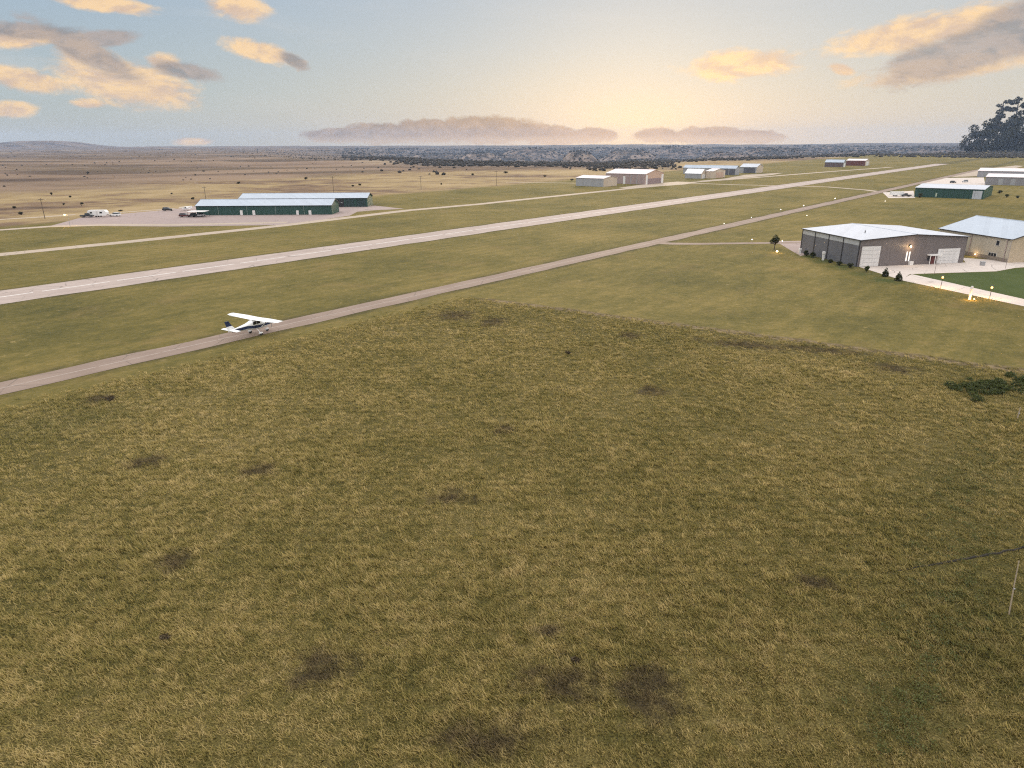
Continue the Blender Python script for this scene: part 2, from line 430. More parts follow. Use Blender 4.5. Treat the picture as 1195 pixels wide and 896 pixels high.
# ------------------------------------------------------------------ grass
def make_grass():
    m, N, b, out = new_mat('tall_grass')
    g = N.node('ShaderNodeNewGeometry'); P2 = N.vm('MULTIPLY', g.outputs['Position'], (1, 1, 0))
    bare, green = field_tint(N, P2)
    at = N.node('ShaderNodeAttribute', attribute_name='tint')
    c = grass_cols(N, P2, bare, green, at.outputs['Fac'])
    N.put(b.inputs['Base Color'], c); b.inputs['Roughness'].default_value = 0.75; b.inputs['Specular IOR Level'].default_value = 0.15
    nn = N.vm('NORMALIZE', N.vm('ADD', N.vm('MULTIPLY', g.outputs['Normal'], (0.55, 0.55, 0.55)), (0, 0, 0.75))); N.put(b.inputs['Normal'], nn)
    tr = N.node('ShaderNodeBsdfTranslucent'); N.put(tr.inputs[0], c)
    mx = N.node('ShaderNodeMixShader'); mx.inputs[0].default_value = 0.45
    N.l.new(b.outputs[0], mx.inputs[1]); N.l.new(tr.outputs[0], mx.inputs[2]); N.l.new(mx.outputs[0], out.inputs[0])
    pts = []
    def sect(r0, r1, dens):
        n = int(0.5*(r1*r1 - r0*r0) * rad(92) * dens)
        r = np.sqrt(rng.uniform(r0*r0, r1*r1, n)); a = np.radians(rng.uniform(-46, 46, n))
        x, y = r*np.sin(a), r*np.cos(a)
        d1 = TXN.x*x + TXN.y*y - TXC - TX_HALF - 6.5 + rng.normal(0, 1.2, n)
        d2 = BDN.x*x + BDN.y*y - BDC + rng.normal(0, 0.9, n)
        k = (d1 > 0) & (d2 > 1.7)
        return np.stack([x[k], y[k], r[k]], 1)
    P = np.concatenate([sect(20, 48, 26), sect(48, 70, 16), sect(70, 105, 9), sect(105, 150, 5), sect(150, 230, 2.5)])
    # gather the clumps into tussocks
    nt = 130000
    rt = np.sqrt(rng.uniform(400, 52900, nt)); at_ = np.radians(rng.uniform(-47, 47, nt))
    T = {}
    for i in range(nt): T.setdefault((int(rt[i]*math.sin(at_[i])//1.2), int(rt[i]*math.cos(at_[i])//1.2)), []).append(i)
    tx, ty = rt*np.sin(at_), rt*np.cos(at_); tt = rng.normal(0, 0.15, nt); th = rng.uniform(0.8, 1.5, nt)
    TT = np.zeros(len(P)); TH = np.ones(len(P))
    for i, p in enumerate(P):
        c = T.get((int((p[0] + random.uniform(-.6, .6))//1.2), int((p[1] + random.uniform(-.6, .6))//1.2)))
        if c and random.random() < 0.8:
            k = c[i % len(c)]; q = 0.30 + 0.35*random.random()
            p[0] += (tx[k] - p[0])*q; p[1] += (ty[k] - p[1])*q; TT[i] = tt[k]; TH[i] = th[k]
        else:
            TT[i] = -0.05; TH[i] = 0.8
    # patchy density
    keep = np.array([mn.fractal(Vector((p[0]*0.4, p[1]*0.4, 0)), 1.0, 2.0, 2) > -0.85 + random.uniform(-.25, .25) for p in P])
    P = P[keep]; TT = TT[keep]; TH = TH[keep]
    n = len(P); NB = 8
    Z = np.array([terrain(p[0], p[1]) for p in P])
    big = np.array([mn.noise(Vector((p[0]*0.12, p[1]*0.12, 7))) for p in P])
    cx = np.repeat(P[:, 0], NB); cy = np.repeat(P[:, 1], NB); cr = np.repeat(P[:, 2], NB); cz = np.repeat(Z, NB)
    hs = np.repeat(np.clip((0.27 + 0.18*big + rng.normal(0, 0.06, n))*TH*0.78, 0.07, 0.6), NB)
    M = n*NB
    spread = 0.16
    bx = cx + rng.normal(0, spread, M); by = cy + rng.normal(0, spread, M)
    h = hs * rng.uniform(0.55, 1.15, M)
    la = np.repeat(rng.normal(rad(205), 0.5, n), NB) + rng.normal(0, 0.7, M)    # lean with the wind
    lean = h * rng.uniform(0.35, 1.3, M)
    w = (0.019 + 0.00028*cr) * rng.uniform(0.7, 1.6, M)
    oa = rng.uniform(0, math.pi, M)
    v0 = np.stack([bx - np.cos(oa)*w, by - np.sin(oa)*w, cz - 0.03], 1)
    v1 = np.stack([bx + np.cos(oa)*w, by + np.sin(oa)*w, cz - 0.03], 1)
    v2 = np.stack([bx + np.cos(la)*lean, by + np.sin(la)*lean, cz + h], 1)
    V = np.stack([v0, v1, v2], 1).reshape(-1, 3)
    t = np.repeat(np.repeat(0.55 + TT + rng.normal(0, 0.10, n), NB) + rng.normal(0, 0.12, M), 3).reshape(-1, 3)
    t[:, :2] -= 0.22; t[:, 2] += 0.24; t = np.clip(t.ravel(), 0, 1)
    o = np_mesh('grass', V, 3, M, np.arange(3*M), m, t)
    o['kind'] = 'stuff'
    print('blades', M)
make_grass()

# ------------------------------------------------------------------ paved surfaces
def asphalt(name, col, col2, streak=True, joints=None):
    m, N, b, out = new_mat(name)
    g = N.node('ShaderNodeNewGeometry'); P = g.outputs['Position']
    A = N.mapping(P, rot=(0, 0, -(math.pi/2 - rad(AZ_RUN))))
    S = N.vm('MULTIPLY', A, (0.05, 1, 1)) if streak else A
    n1 = N.noise(S, 0.5, 5, 0.6); n2 = N.noise(P, 0.12, 5, 0.65); n3 = N.noise(P, 4.0, 3, 0.6)
    f = N.m('ADD', N.m('MULTIPLY', n1, 0.8), N.m('ADD', N.m('MULTIPLY', n2, 0.8), N.m('MULTIPLY', n3, 0.3)))
    c = N.mix(N.m('MULTIPLY_ADD', f, 1.3, -0.75, True), col, col2)
    ck = N.node('ShaderNodeTexVoronoi', feature='DISTANCE_TO_EDGE'); N.put(ck.inputs['Vector'], N.vm('ADD', A, N.vm('SCALE', N.node('ShaderNodeTexNoise').outputs['Color'])))
    ck.inputs['Scale'].default_value = 0.16
    cr = N.m('MULTIPLY', N.step(ck.outputs[0], 0.018, 0.004), N.step(n2, 0.4, 0.6))
    c = N.mix(N.m('MULTIPLY', cr, 0.6), c, (0.07, 0.06, 0.05))
    N.put(b.inputs['Base Color'], c); b.inputs['Roughness'].default_value = 0.85; b.inputs['Specular IOR Level'].default_value = 0.25
    return m
M_RW = asphalt('runway_asphalt', (0.27, 0.215, 0.190), (0.45, 0.372, 0.332))
M_TX = asphalt('taxiway_asphalt', (0.165, 0.118, 0.094), (0.305, 0.232, 0.188))
M_RD = asphalt('road_concrete', (0.33, 0.265, 0.20), (0.44, 0.36, 0.285))
M_AP = asphalt('apron_asphalt', (0.26, 0.20, 0.185), (0.36, 0.285, 0.26), streak=False)
M_CO = asphalt('pale_concrete', (0.46, 0.40, 0.36), (0.60, 0.53, 0.48), streak=False)
M_PAINT = simple('runway_paint', (0.56, 0.52, 0.49), 0.8, 0.3, 0.35)

def sheet(name, pts, z, mat, th=0.0):
    mb = MB()
    if len(pts) == 4:
        mb.poly([(p.x, p.y, z) for p in pts])
    else:
        mb.poly([(p.x, p.y, z) for p in pts]); bmesh.ops.triangulate(mb.bm, faces=mb.bm.faces[:])
    o = mb.build(name, mat)
    for f in o.data.polygons: pass
    if o.data.polygons[0].normal.z < 0: o.data.flip_normals()
    return structure(o)

def strip(name, centre, widths, z, mat, wob=0.0):
    """ribbon along a list of ground points, with slightly uneven edges"""
    P = [centre[0]]
    Wd = [widths[0]]
    for a, b, wa, wb in zip(centre, centre[1:], widths, widths[1:]):
        L = (b - a).length; n = max(1, int(L / 4.0))
        for i in range(1, n+1):
            P.append(a.lerp(b, i/n)); Wd.append(wa + (wb - wa)*i/n)
    mb = MB(); prev = None
    for i, p in enumerate(P):
        d = (P[min(i+1, len(P)-1)] - P[max(i-1, 0)]).normalized(); n = Vector((-d.y, d.x, 0))
        l = p + n*(Wd[i]/2 + wob*mn.noise(Vector((i*0.37, 1, z*99)))); r = p - n*(Wd[i]/2 + wob*mn.noise(Vector((i*0.37, 7, z*99))))
        cur = (mb.bm.verts.new((l.x, l.y, z)), mb.bm.verts.new((r.x, r.y, z)))
        if prev: mb.bm.faces.new((prev[0], prev[1], cur[1], cur[0]))
        prev = cur
    o = mb.build(name, mat, recalc=False)
    return structure(o)

def along(p0, d, px): return p0 + d * solve_s(p0, d, px)
# runway and taxiway run behind the left edge of the frame too
R_end = along(RW0, RUN, 1100)
strip('runway', [RW0 - RUN*160, R_end], [RW_HALF*2]*2, 0.030, M_RW, 0.6)
T_end = along(TX0, RUN, 1140)
strip('taxiway', [TX0 - RUN*110, T_end], [TX_HALF*2]*2, 0.030, M_TX, 0.6)
# white centre line dashes
mb = MB()
nrm = Vector((-RUN.y, RUN.x, 0))
s = solve_s(RW0, RUN, 49); s_end = (R_end - RW0).length
L1 = (solve_s(RW0, RUN, 128) - s); gap = L1 * 0.12
s -= (L1 + gap) * 3
while s < s_end - 30:
    a = RW0 + RUN*s; b_ = RW0 + RUN*(s + L1); w = 0.32
    mb.poly([(p.x, p.y, 0.036) for p in (a - nrm*w, b_ - nrm*w, b_ + nrm*w, a + nrm*w)])
    s += L1 + gap
structure(mb.build('runway_marking', M_PAINT))
mb = MB()
a, b_ = TX0 - RUN*60, TX0 + RUN*420
for sx in range(0, 480, 9):
    p, q = a + RUN*sx, a + RUN*(sx + 8.7)
    mb.poly([(v.x, v.y, 0.036) for v in (p - nrm*0.11, q - nrm*0.11, q + nrm*0.11, p + nrm*0.11)])
structure(mb.build('taxiway_marking', simple('worn_paint', (0.34, 0.28, 0.24), 0.85, 0.35, 0.25)))

# far parallel road, the forecourt of the green hangars, lanes
def gl(*pp): return [G(*p) for p in pp]
strip('road', gl((-160, 313), (0, 297), (160, 281), (330, 263.0), (475, 245.5), (560, 238), (680, 225.5), (760, 217.2), (800, 213.2), (870, 208), (960, 200.8), (1040, 195)), [6.8, 6.8, 6.8, 6.4, 6.5, 6.5, 6.5, 6.5, 6.5, 6.5, 7, 7], 0.022, M_RD, 0.4)
sheet('apron', gl((60, 263.2), (100, 252.3), (140, 249.6), (205, 243.8), (232, 239.5), (275, 234), (405, 240.5), (437, 239.8), (472, 243.6), (440, 245), (417, 247.0), (408, 251.5), (335, 262.4), (200, 264.2)), 0.012, M_AP)
strip('apron_edge', gl((-160, 276), (0, 268.3), (60, 264), (130, 262.3), (200, 262.2), (335, 259.5)), [5, 5, 6, 6, 6, 5], 0.018, M_RD, 0.3)
strip('lane', gl((-100, 259.5), (0, 256), (50, 253), (88, 250.3)), [4, 4, 4, 4], 0.014, M_RD, 0.3)
strip('lane', gl((120, 249.5), (165, 246), (205, 243.0)), [3, 3, 3], 0.014, M_RD, 0.3)
strip('lane', gl((590, 212.5), (672, 213.6)), [4, 4], 0.014, M_RD, 0.3)
sheet('apron', gl((722, 219), (748, 215.5), (790, 211.8), (815, 212.5), (800, 215), (770, 217.2), (740, 220)), 0.012, M_RD)
sheet('apron', gl((815, 211), (845, 208.3), (870, 203.8), (915, 201.5), (900, 204.2), (850, 209.5), (822, 212)), 0.012, M_RD)
strip('lane', gl((800, 213.5), (860, 215.5), (905, 216.5), (965, 218), (1010, 221.5), (1030, 224.3)), [5, 5, 5, 5, 5, 5], 0.016, M_RD, 0.3)
strip('side_taxiway', gl((758, 283), (785, 284.2), (815, 284.4), (850, 284), (937, 283)), [4.5, 4.5, 4, 3.6, 3.4], 0.020, M_TX, 0.25)
sheet('hangar_forecourt', gl((905, 281.2), (940, 281), (950, 296), (934, 298.5), (921, 291)), 0.012, M_AP)
# paved lot at the right hand green hangar and rear pads
sheet('apron', gl((1030, 224.5), (1066, 222.5), (1068, 230.8), (1037, 231)), 0.012, M_CO)
sheet('apron', gl((1072, 214.5), (1100, 207.6), (1148, 207), (1150, 216), (1090, 216.5)), 0.012, M_CO)
sheet('apron', gl((1110, 206.5), (1140, 198), (1185, 193), (1195, 193.5), (1150, 205)), 0.012, M_RD)
# concrete yard before the grey hangar
sheet('yard', gl((1003, 311.5), (1127, 306.2), (1122, 300.6), (1200, 306.3), (1235, 304), (1235, 309), (1185, 312.5), (1163, 316.5), (1062, 319.8), (1052, 326.5), (1040, 323)), 0.020, M_CO)
sheet('path', gl((1050, 326.6), (1064, 319.9), (1195, 349), (1300, 372.3), (1300, 380.5), (1195, 357.4)), 0.026, M_CO)

m, N, b, out = new_mat('green_lawn')
g = N.node('ShaderNodeNewGeometry'); P = g.outputs['Position']
n1 = N.noise(P, 0.25, 5, 0.6); n2 = N.noise(P, 3.0, 4, 0.7)
N.put(b.inputs['Base Color'], N.mix(N.m('MULTIPLY_ADD', N.m('ADD', n1, n2), 0.9, -0.4, True), (0.032, 0.052, 0.013), (0.082, 0.100, 0.028)))
b.inputs['Roughness'].default_value = 0.9; b.inputs['Specular IOR Level'].default_value = 0.1
bp = N.node('ShaderNodeBump'); bp.inputs['Distance'].default_value = 0.1; N.put(bp.inputs['Height'], n2); N.put(b.inputs['Normal'], bp.outputs[0])
M_LAWN = m
sheet('lawn', gl((1064, 320.3), (1163, 316.8), (1186, 312.8), (1240, 309.5), (1330, 360), (1250, 361), (1195, 348.6)), 0.010, M_LAWN)
if 0: sheet('lawn', gl((928, 297), (936, 297.5), (1003, 312.2), (1040, 324), (1080, 334), (1030, 330), (985, 316)), 0.008, M_LAWN)

# ------------------------------------------------------------------ buildings
class Hangar:
    def __init__(s, name, label, cat, A, udir, pxB, vdir, pxC, eave_py, ridge_py, wall, gable, roof, group=None, eave=None, rise=None, L=None, Wd=None, over=0.35, trim=None):
        s.A = G(*A); s.u, s.v = udir.normalized(), vdir.normalized()
        s.L = L if L else solve_s(s.A, s.u, pxB)
        s.W = Wd if Wd else solve_s(s.A, s.v, pxC)
        s.eave = eave if eave else height_at(s.A, eave_py)
        mid = s.A + s.v * (s.W/2)
        s.ridge = s.eave + rise if rise is not None else height_at(mid, ridge_py)
        s.ridge = max(s.eave + 0.6, min(s.ridge, s.eave + s.W*0.35))
        print('%-18s L %.1f W %.1f eave %.1f ridge %.1f dist %.0f' % (name, s.L, s.W, s.eave, s.ridge, s.A.length))
        s.root = thing(name, label, cat, s.A, math.atan2(s.u.y, s.u.x), group)
        s.sg = 1 if Vector((-s.u.y, s.u.x, 0)).dot(s.v) > 0 else -1
        L, W, e, r = s.L, s.W, s.eave, s.ridge
        mb = MB()
        ring = lambda x: [s.P(x, 0, 0), s.P(x, W, 0), s.P(x, W, e), s.P(x, W/2, r), s.P(x, 0, e)]
        mb.loft([ring(0), ring(L)])
        s.wall = mb.build('wall', wall, s.root)
        if gable is not None and gable is not wall:
            s.wall.data.materials.append(gable)
            for f in s.wall.data.polygons:
                if abs(f.normal.x) > 0.9: f.material_index = 1
        # roof: two slabs
        o, t = over, 0.16
        sl = (r - e) / (W/2)
        mb = MB()
        sec = [(-o, e - sl*o), (W/2, r), (W + o, e - sl*o)]
        up = [(y, z + 0.02) for y, z in sec]; top = [(y, z + t) for y, z in sec]
        rr = up + top[::-1]
        mb.loft([[s.P(x, y, z) for y, z in rr] for x in (-o, L + o)], cap=False)
        for x in (-o, L + o):
            for i in (0, 1):
                q = [s.P(x, *up[i]), s.P(x, *up[i+1]), s.P(x, *top[i+1]), s.P(x, *top[i])]
                mb.poly(q)
        bmesh.ops.remove_doubles(mb.bm, verts=mb.bm.verts[:], dist=0.001)
        s.roof = mb.build('roof', roof, s.root)
        mb = MB()
        mb.tube(s.P(-o, W/2, r + t), s.P(L + o, W/2, r + t), 0.13, n=6)
        mb.build('ridge_cap', roof, s.roof)
        if trim:
            mb = MB()
            def lo(a, b_, w=0.12): mb.tube(a, b_, w, n=4)
            zz = 0.02
            for x in (-o, L + o):
                lo(s.P(x, -o, e - sl*o + t/2), s.P(x, W/2, r + t/2)); lo(s.P(x, W + o, e - sl*o + t/2), s.P(x, W/2, r + t/2))
            lo(s.P(-o, -o, e - sl*o + t/2), s.P(L + o, -o, e - sl*o + t/2))
            lo(s.P(-o, W + o, e - sl*o + t/2), s.P(L + o, W + o, e - sl*o + t/2))
            mb.build('eave_trim', trim, s.roof)
    def P(s, x, y, z): return Vector((x, y * s.sg, z))
    def onlong(s, px, py):      # pixel -> (x, z) on the long wall through A
        return s._hit(px, py, s.v, s.u)
    def ongable(s, px, py):
        return s._hit(px, py, s.u, s.v)
    def _hit(s, px, py, n, d):
        r = ray(px, py); t = (s.A - CAMP).dot(n) / r.dot(n)
        p = CAMP + r*t
        return (p - s.A).dot(d), p.z
    def long_box(s, name, x0, x1, z0, z1, mat, out=0.06, depth=0.05, parent=None, bevel=0):
        mb = MB(); a, b_ = s.P(x0, -out, z0), s.P(x1, depth, z1)
        mb.box(min(a.x, b_.x), min(a.y, b_.y), z0, max(a.x, b_.x), max(a.y, b_.y), z1)
        return mb.build(name, mat, parent or s.root, bevel=bevel)
    def gable_box(s, name, y0, y1, z0, z1, mat, out=0.06, depth=0.05, parent=None):
        mb = MB(); a, b_ = s.P(-out, y0, z0), s.P(depth, y1, z1)
        mb.box(min(a.x, b_.x), min(a.y, b_.y), z0, max(a.x, b_.x), max(a.y, b_.y), z1)
        return mb.build(name, mat, parent or s.root)

M_ROOFW = simple('white_roof_metal', (0.47, 0.49, 0.54), 0.5, 0.10, 0.3, rib=1.2, ribaxis='X')
M_ROOFP = simple('pinkish_roof_metal', (0.70, 0.62, 0.62), 0.5, 0.10, 0.3, rib=1.2)
M_ROOFB = simple('bluish_roof_metal', (0.36, 0.41, 0.48), 0.45, 0.14, 0.3, rib=1.2)
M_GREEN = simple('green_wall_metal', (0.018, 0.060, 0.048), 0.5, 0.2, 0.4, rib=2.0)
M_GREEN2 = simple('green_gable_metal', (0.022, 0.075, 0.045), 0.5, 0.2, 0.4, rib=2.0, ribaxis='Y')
M_GREY = simple('grey_wall_metal', (0.125, 0.125, 0.140), 0.5, 0.12, 0.4, rib=2.0)  # long wall copy, coloured bluer and darker as the shaded side
M_GREYG = simple('grey_gable_lit', (0.155, 0.132, 0.130), 0.5, 0.12, 0.4, rib=2.0, ribaxis='Y')  # gable copy of the grey, warm light put into its colour
M_BAND = simple('translucent_band', (0.42, 0.43, 0.44), 0.4, 0.1, 0.4, rib=2.0)
M_TRIM = simple('dark_trim', (0.035, 0.033, 0.038), 0.5)
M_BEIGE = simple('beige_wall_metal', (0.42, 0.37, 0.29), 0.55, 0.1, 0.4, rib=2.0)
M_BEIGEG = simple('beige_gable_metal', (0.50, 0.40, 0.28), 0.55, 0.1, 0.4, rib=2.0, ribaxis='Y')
M_WHITE = simple('white_metal', (0.72, 0.70, 0.68), 0.5, 0.08)
M_DOORW = simple('white_door', (0.66, 0.64, 0.63), 0.45, 0.06, rib=1.5, ribaxis='Z')
M_GLASS = simple('dark_glass', (0.02, 0.022, 0.028), 0.08, 0.0)
M_FRAME = simple('window_frame', (0.5, 0.47, 0.42), 0.5)
M_DARK = simple('bay_shade_paint', (0.022, 0.022, 0.024), 0.8)
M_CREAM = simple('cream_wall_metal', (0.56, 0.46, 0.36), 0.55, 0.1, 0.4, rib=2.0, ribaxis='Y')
M_MAUVE = simple('mauve_shade_metal', (0.33, 0.25, 0.235), 0.55, 0.12, 0.4, rib=2.0)  # pink hangar's side with lavender shade painted in; plain colour on pipes and poles
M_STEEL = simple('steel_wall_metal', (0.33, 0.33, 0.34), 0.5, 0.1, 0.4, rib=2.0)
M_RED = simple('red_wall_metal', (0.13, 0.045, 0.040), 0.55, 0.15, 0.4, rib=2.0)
M_PINK = simple('salmon_lit_metal', (0.52, 0.36, 0.27), 0.55, 0.1, 0.4, rib=2.0, ribaxis='Y')  # pink hangar's end with warm light painted in; plain colour on one door
M_BRICK = simple('dark_red_door', (0.13, 0.03, 0.028), 0.5)
def glow(name, col, s): return simple(name, (0.8, 0.8, 0.8), 0.5, 0.0, emit=col, estr=s)
M_WARM = glow('warm_bulb', (1.0, 0.62, 0.25), 6)
M_SODIUM = glow('sodium_bulb', (1.0, 0.45, 0.07), 4)
M_COOL = glow('white_bulb', (1.0, 0.86, 0.68), 4)

def lamp_light(parent, loc, col, power, size=0.12):
    l = bpy.data.lights.new('bulb_light', 'POINT'); l.color = col; l.energy = power; l.shadow_soft_size = size
    o = bpy.data.objects.new('bulb_light', l); COL.objects.link(o); o.location = loc; o.parent = parent

# -- the grey hangar on the right
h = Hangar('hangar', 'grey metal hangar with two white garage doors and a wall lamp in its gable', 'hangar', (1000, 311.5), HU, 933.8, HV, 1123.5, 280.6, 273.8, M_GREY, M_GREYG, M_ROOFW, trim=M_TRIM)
gh = h
zb = h.eave * 0.80
h.long_box('daylight_band', 0.12, h.L - 0.12, zb, h.eave - 0.12, M_BAND, out=0.03)
for px in (933.8, 948.3, 964, 980.5, 999.2):
    x = min(max(solve_s(h.A, h.u, px), 0.0), h.L)
    h.long_box('pilaster', x - 0.16 if x > 0.2 else 0.0, x + 0.16, 0, h.eave - 0.05, M_TRIM, out=0.10)
for (x0, y0, x1, y1) in ((1006.3, 287.6, 1024.2, 311.5), (1095.2, 290.2, 1117, 308)):
    a, z1 = h.ongable(x0, y0); c, _ = h.ongable(x1, y1); z1 = max(z1, 3.0)
    d = h.gable_box('garage_door', a, c, 0.05, z1, M_DOORW, out=0.05)
    f = MB()
    for (p0, p1, q0, q1) in ((a - 0.2, a, 0.02, z1 + 0.2), (c, c + 0.2, 0.02, z1 + 0.2), (a, c, z1, z1 + 0.2)):
        u0, u1 = h.P(-0.09, p0, q0), h.P(0.03, p1, q1)
        f.box(u0.x, min(u0.y, u1.y), q0, u1.x, max(u0.y, u1.y), q1)
    f.build('door_frame', M_GREYG, d)
    for k in range(1, 5): h.gable_box('panel_seam', a + 0.05, c - 0.05, z1*k/5 - 0.03, z1*k/5 + 0.03, simple('seam', (0.4, 0.39, 0.38)), out=0.055, parent=d)
for px in (1058.8, 1062.0):
    y, z1 = h.ongable(px, 293.5); _, z0 = h.ongable(px, 304.5)
    h.gable_box('sidelight', y - 0.16, y + 0.16, max(z0, 0.9), z1, glow('lit_sidelight', (1.0, 0.9, 0.75), 0.55), out=0.08)
y, z0 = h.ongable(1061.3, 308)
h.gable_box('planter', y - 0.5, y + 0.5, 0.03, 0.95, M_WHITE, out=0.75, depth=-0.1)
y, z = h.ongable(1061.5, 287.3)
mb = MB(); mb.box(-0.30, h.P(0, y, 0).y - 0.18, z - 0.05, 0.0, h.P(0, y, 0).y + 0.18, z + 0.35)
wl = mb.build('wall_lamp', M_TRIM, h.root)
mb = MB(); mb.ball((-0.42, h.P(0, y, 0).y, z), 0.24, 2); mb.build('bulb', M_WARM, wl)
lamp_light(h.root, h.P(-0.9, y, z - 0.1), (1.0, 0.66, 0.32), 160)
# porch
ya, zt = h.ongable(1081.2, 300.2); yc, _ = h.ongable(1095, 300.2); zt = max(zt, 2.3)
mb = MB(); p0, p1 = h.P(-1.3, ya, zt), h.P(0.02, yc, zt + 0.25)
mb.box(p0.x, min(p0.y, p1.y), zt, p1.x, max(p0.y, p1.y), zt + 0.25)
por = mb.build('porch_roof', M_WHITE, h.root)
for yy in (ya + 0.12, (ya*0.55 + yc*0.45), yc - 0.12):
    mb = MB(); mb.tube(h.P(-1.2, yy, 0.02), h.P(-1.2, yy, zt - 0.01), 0.09, n=8); mb.build('post', M_WHITE, por)
h.gable_box('entrance_door', ya*0.6 + yc*0.4, ya*0.25 + yc*0.75, 0.03, zt*0.86, M_BRICK, out=0.07)
h.gable_box('window', ya + 0.3, ya*0.66 + yc*0.34, 0.9, zt*0.86, M_GLASS, out=0.07)
for (x, y) in ((0.35, 0.33),):
    mb = MB(); q = h.P(h.L*x, h.W*0.24, 0); zz = h.eave + (h.ridge - h.eave)*0.48
    mb.tube((q.x, q.y, zz), (q.x, q.y, zz + 0.8), 0.12, n=8); mb.build('vent_pipe', M_TRIM, h.roof)

# -- the beige building behind it
h = Hangar('metal_building', 'beige metal building with pale blue roof and three black windows', 'building', (1175.5, 306.6), HU, 1092, HV, 1262, 279.4, 0, M_BEIGE, M_BEIGEG, M_ROOFB, rise=3.2, trim=M_TRIM)
def wall_window(h, x0, y0, x1, y1, panes=1, frame=M_FRAME):
    a, z1 = h.onlong(x0, y0); c, z0 = h.onlong(x1, y1)
    if a > c: a, c = c, a
    w = h.long_box('window', a - 0.12, c + 0.12, z0 - 0.12, z1 + 0.12, frame, out=0.05)
    for k in range(panes):
        q0 = a + (c - a)*k/panes + 0.06; q1 = a + (c - a)*(k+1)/panes - 0.06
        h.long_box('pane', q0, q1, z0, z1, M_GLASS, out=0.065, parent=w)
wall_window(h, 1154, 294.2, 1162, 300.8, 3)
wall_window(h, 1163.4, 280.6, 1166, 286.6, 1)
wall_window(h, 1124.8, 294.6, 1127.2, 298.0, 1)
wall_window(h, 1129, 294.2, 1133.6, 298.2, 2)
for px in (1129.6, 1170.5):
    x = solve_s(h.A, h.u, px)
    mb = MB(); mb.tube(h.P(x, -0.12, 0.05), h.P(x, -0.12, h.eave - 0.1), 0.09, n=8); mb.build('downspout', M_MAUVE, h.root)
h.long_box('base_course', 0.15, h.L - 0.1, 0.02, 1.0, simple('taupe_base', (0.20, 0.165, 0.13), 0.7, 0.2), out=0.07)
x, z = h.onlong(1139, 296.6)
mb = MB(); p = h.P(x, -0.3, z); mb.tube((p.x, p.y, z), (p.x, h.P(0, 0, 0).y, z + 0.1), 0.05); wl = mb.build('wall_lamp', M_TRIM, h.root)
mb = MB(); mb.ball(p, 0.17); mb.build('bulb', M_WARM, wl)
lamp_light(h.root, h.P(x, -0.9, z), (1.0, 0.66, 0.34), 60)

# -- green hangars on the left
LX = Vector((-1, 0, 0)); FY = Vector((0, 1, 0))
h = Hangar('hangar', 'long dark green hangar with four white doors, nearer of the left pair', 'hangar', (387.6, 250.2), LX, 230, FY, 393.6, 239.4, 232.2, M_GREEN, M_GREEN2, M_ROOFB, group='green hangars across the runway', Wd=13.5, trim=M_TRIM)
for (a, b_) in ((280.6, 283.6), (295, 298.2), (346, 349), (360.4, 363.6)):
    x0, x1 = solve_s(h.A, h.u, b_), solve_s(h.A, h.u, a)
    _, zt = h.onlong(a, 245.4)
    d = h.long_box('door', x0, x1, 0.02, zt, M_WHITE, out=0.07)
    h.long_box('handle', x0 + 0.12, x0 + 0.24, 0.95, 1.05, M_TRIM, out=0.12, depth=-0.07, parent=d)
for px in (255.5, 289, 322.3, 355.4):
    x = solve_s(h.A, h.u, px)
    mb = MB(); mb.tube(h.P(x, -0.12, 0.05), h.P(x, -0.12, h.eave - 0.1), 0.07, n=6); mb.build('downspout', simple('pale_pipe', (0.30, 0.36, 0.33)), h.root)
h = Hangar('hangar', 'long dark green hangar with open bays, farther of the left pair', 'hangar', (429.2, 241.2), LX, 280, FY, 432.5, 230.9, 225.2, M_GREEN, M_GREEN2, M_ROOFB, group='green hangars across the runway', Wd=13.5, trim=M_TRIM)
for (a, b_) in ((394, 402), (403.5, 414), (416, 427)):
    x0, x1 = solve_s(h.A, h.u, b_), solve_s(h.A, h.u, a)
    h.long_box('bay_panel', x0, x1, 0.02, h.eave*0.86, M_DARK if a < 400 else simple('bay_green', (0.014, 0.035, 0.034), 0.6, 0.2, 0.5), out=0.04)  # first bay: flat dark panel painted as its shaded inside

# -- hangars along the far road
def far_hangar(label, A, pxB, pxC, eave, ridge, wall, gable, roof, u=PRP, v=RUN, **k):
    return Hangar('hangar', label, 'hangar', A, u, pxB, v, pxC, eave, ridge, wall, gable, roof, **k)
h = far_hangar('low white hangar with grey side wall beside the big pink hangar', (704.2, 218.0), 672, 720, 208.4, 205.4, M_STEEL, M_CREAM, M_ROOFP)
h.gable_box('sliding_door', h.W*0.12, h.W*0.88, 0.02, h.eave*0.9, M_CREAM, out=0.06)
h = far_hangar('large pink roofed hangar with shaded mauve side and open lit salmon end', (752.9, 215.3), 706.7, 774, 203.2, 198.0, M_MAUVE, M_PINK, M_ROOFP)
h.gable_box('big_door', h.W*0.12, h.W*0.86, 0.02, h.eave*0.55, simple('rolled_door', (0.26, 0.19, 0.19), 0.6, rib=1.5, ribaxis='Z'), out=0.08)
for (p, q) in ((0.02, 0.11), (0.87, 0.98)): h.gable_box('door_jamb', h.W*p, h.W*q, 0.02, h.eave*0.9, M_WHITE, out=0.10)
x0, x1 = solve_s(h.A, h.u, 729.5), solve_s(h.A, h.u, 727)
h.long_box('door', x0, x1, 0.02, h.eave*0.75, M_WHITE, out=0.07)
for px in (736, 743): 
    x = solve_s(h.A, h.u, px); h.long_box('post', x - 0.3, x + 0.3, 0.02, h.eave*0.95, M_STEEL, out=0.07)
h = far_hangar('long grey roofed hangar with dark doors behind the small white hangar', (858.0, 204.2), 797, 862.5, 196.6, 193.4, M_STEEL, M_STEEL, M_ROOFB)
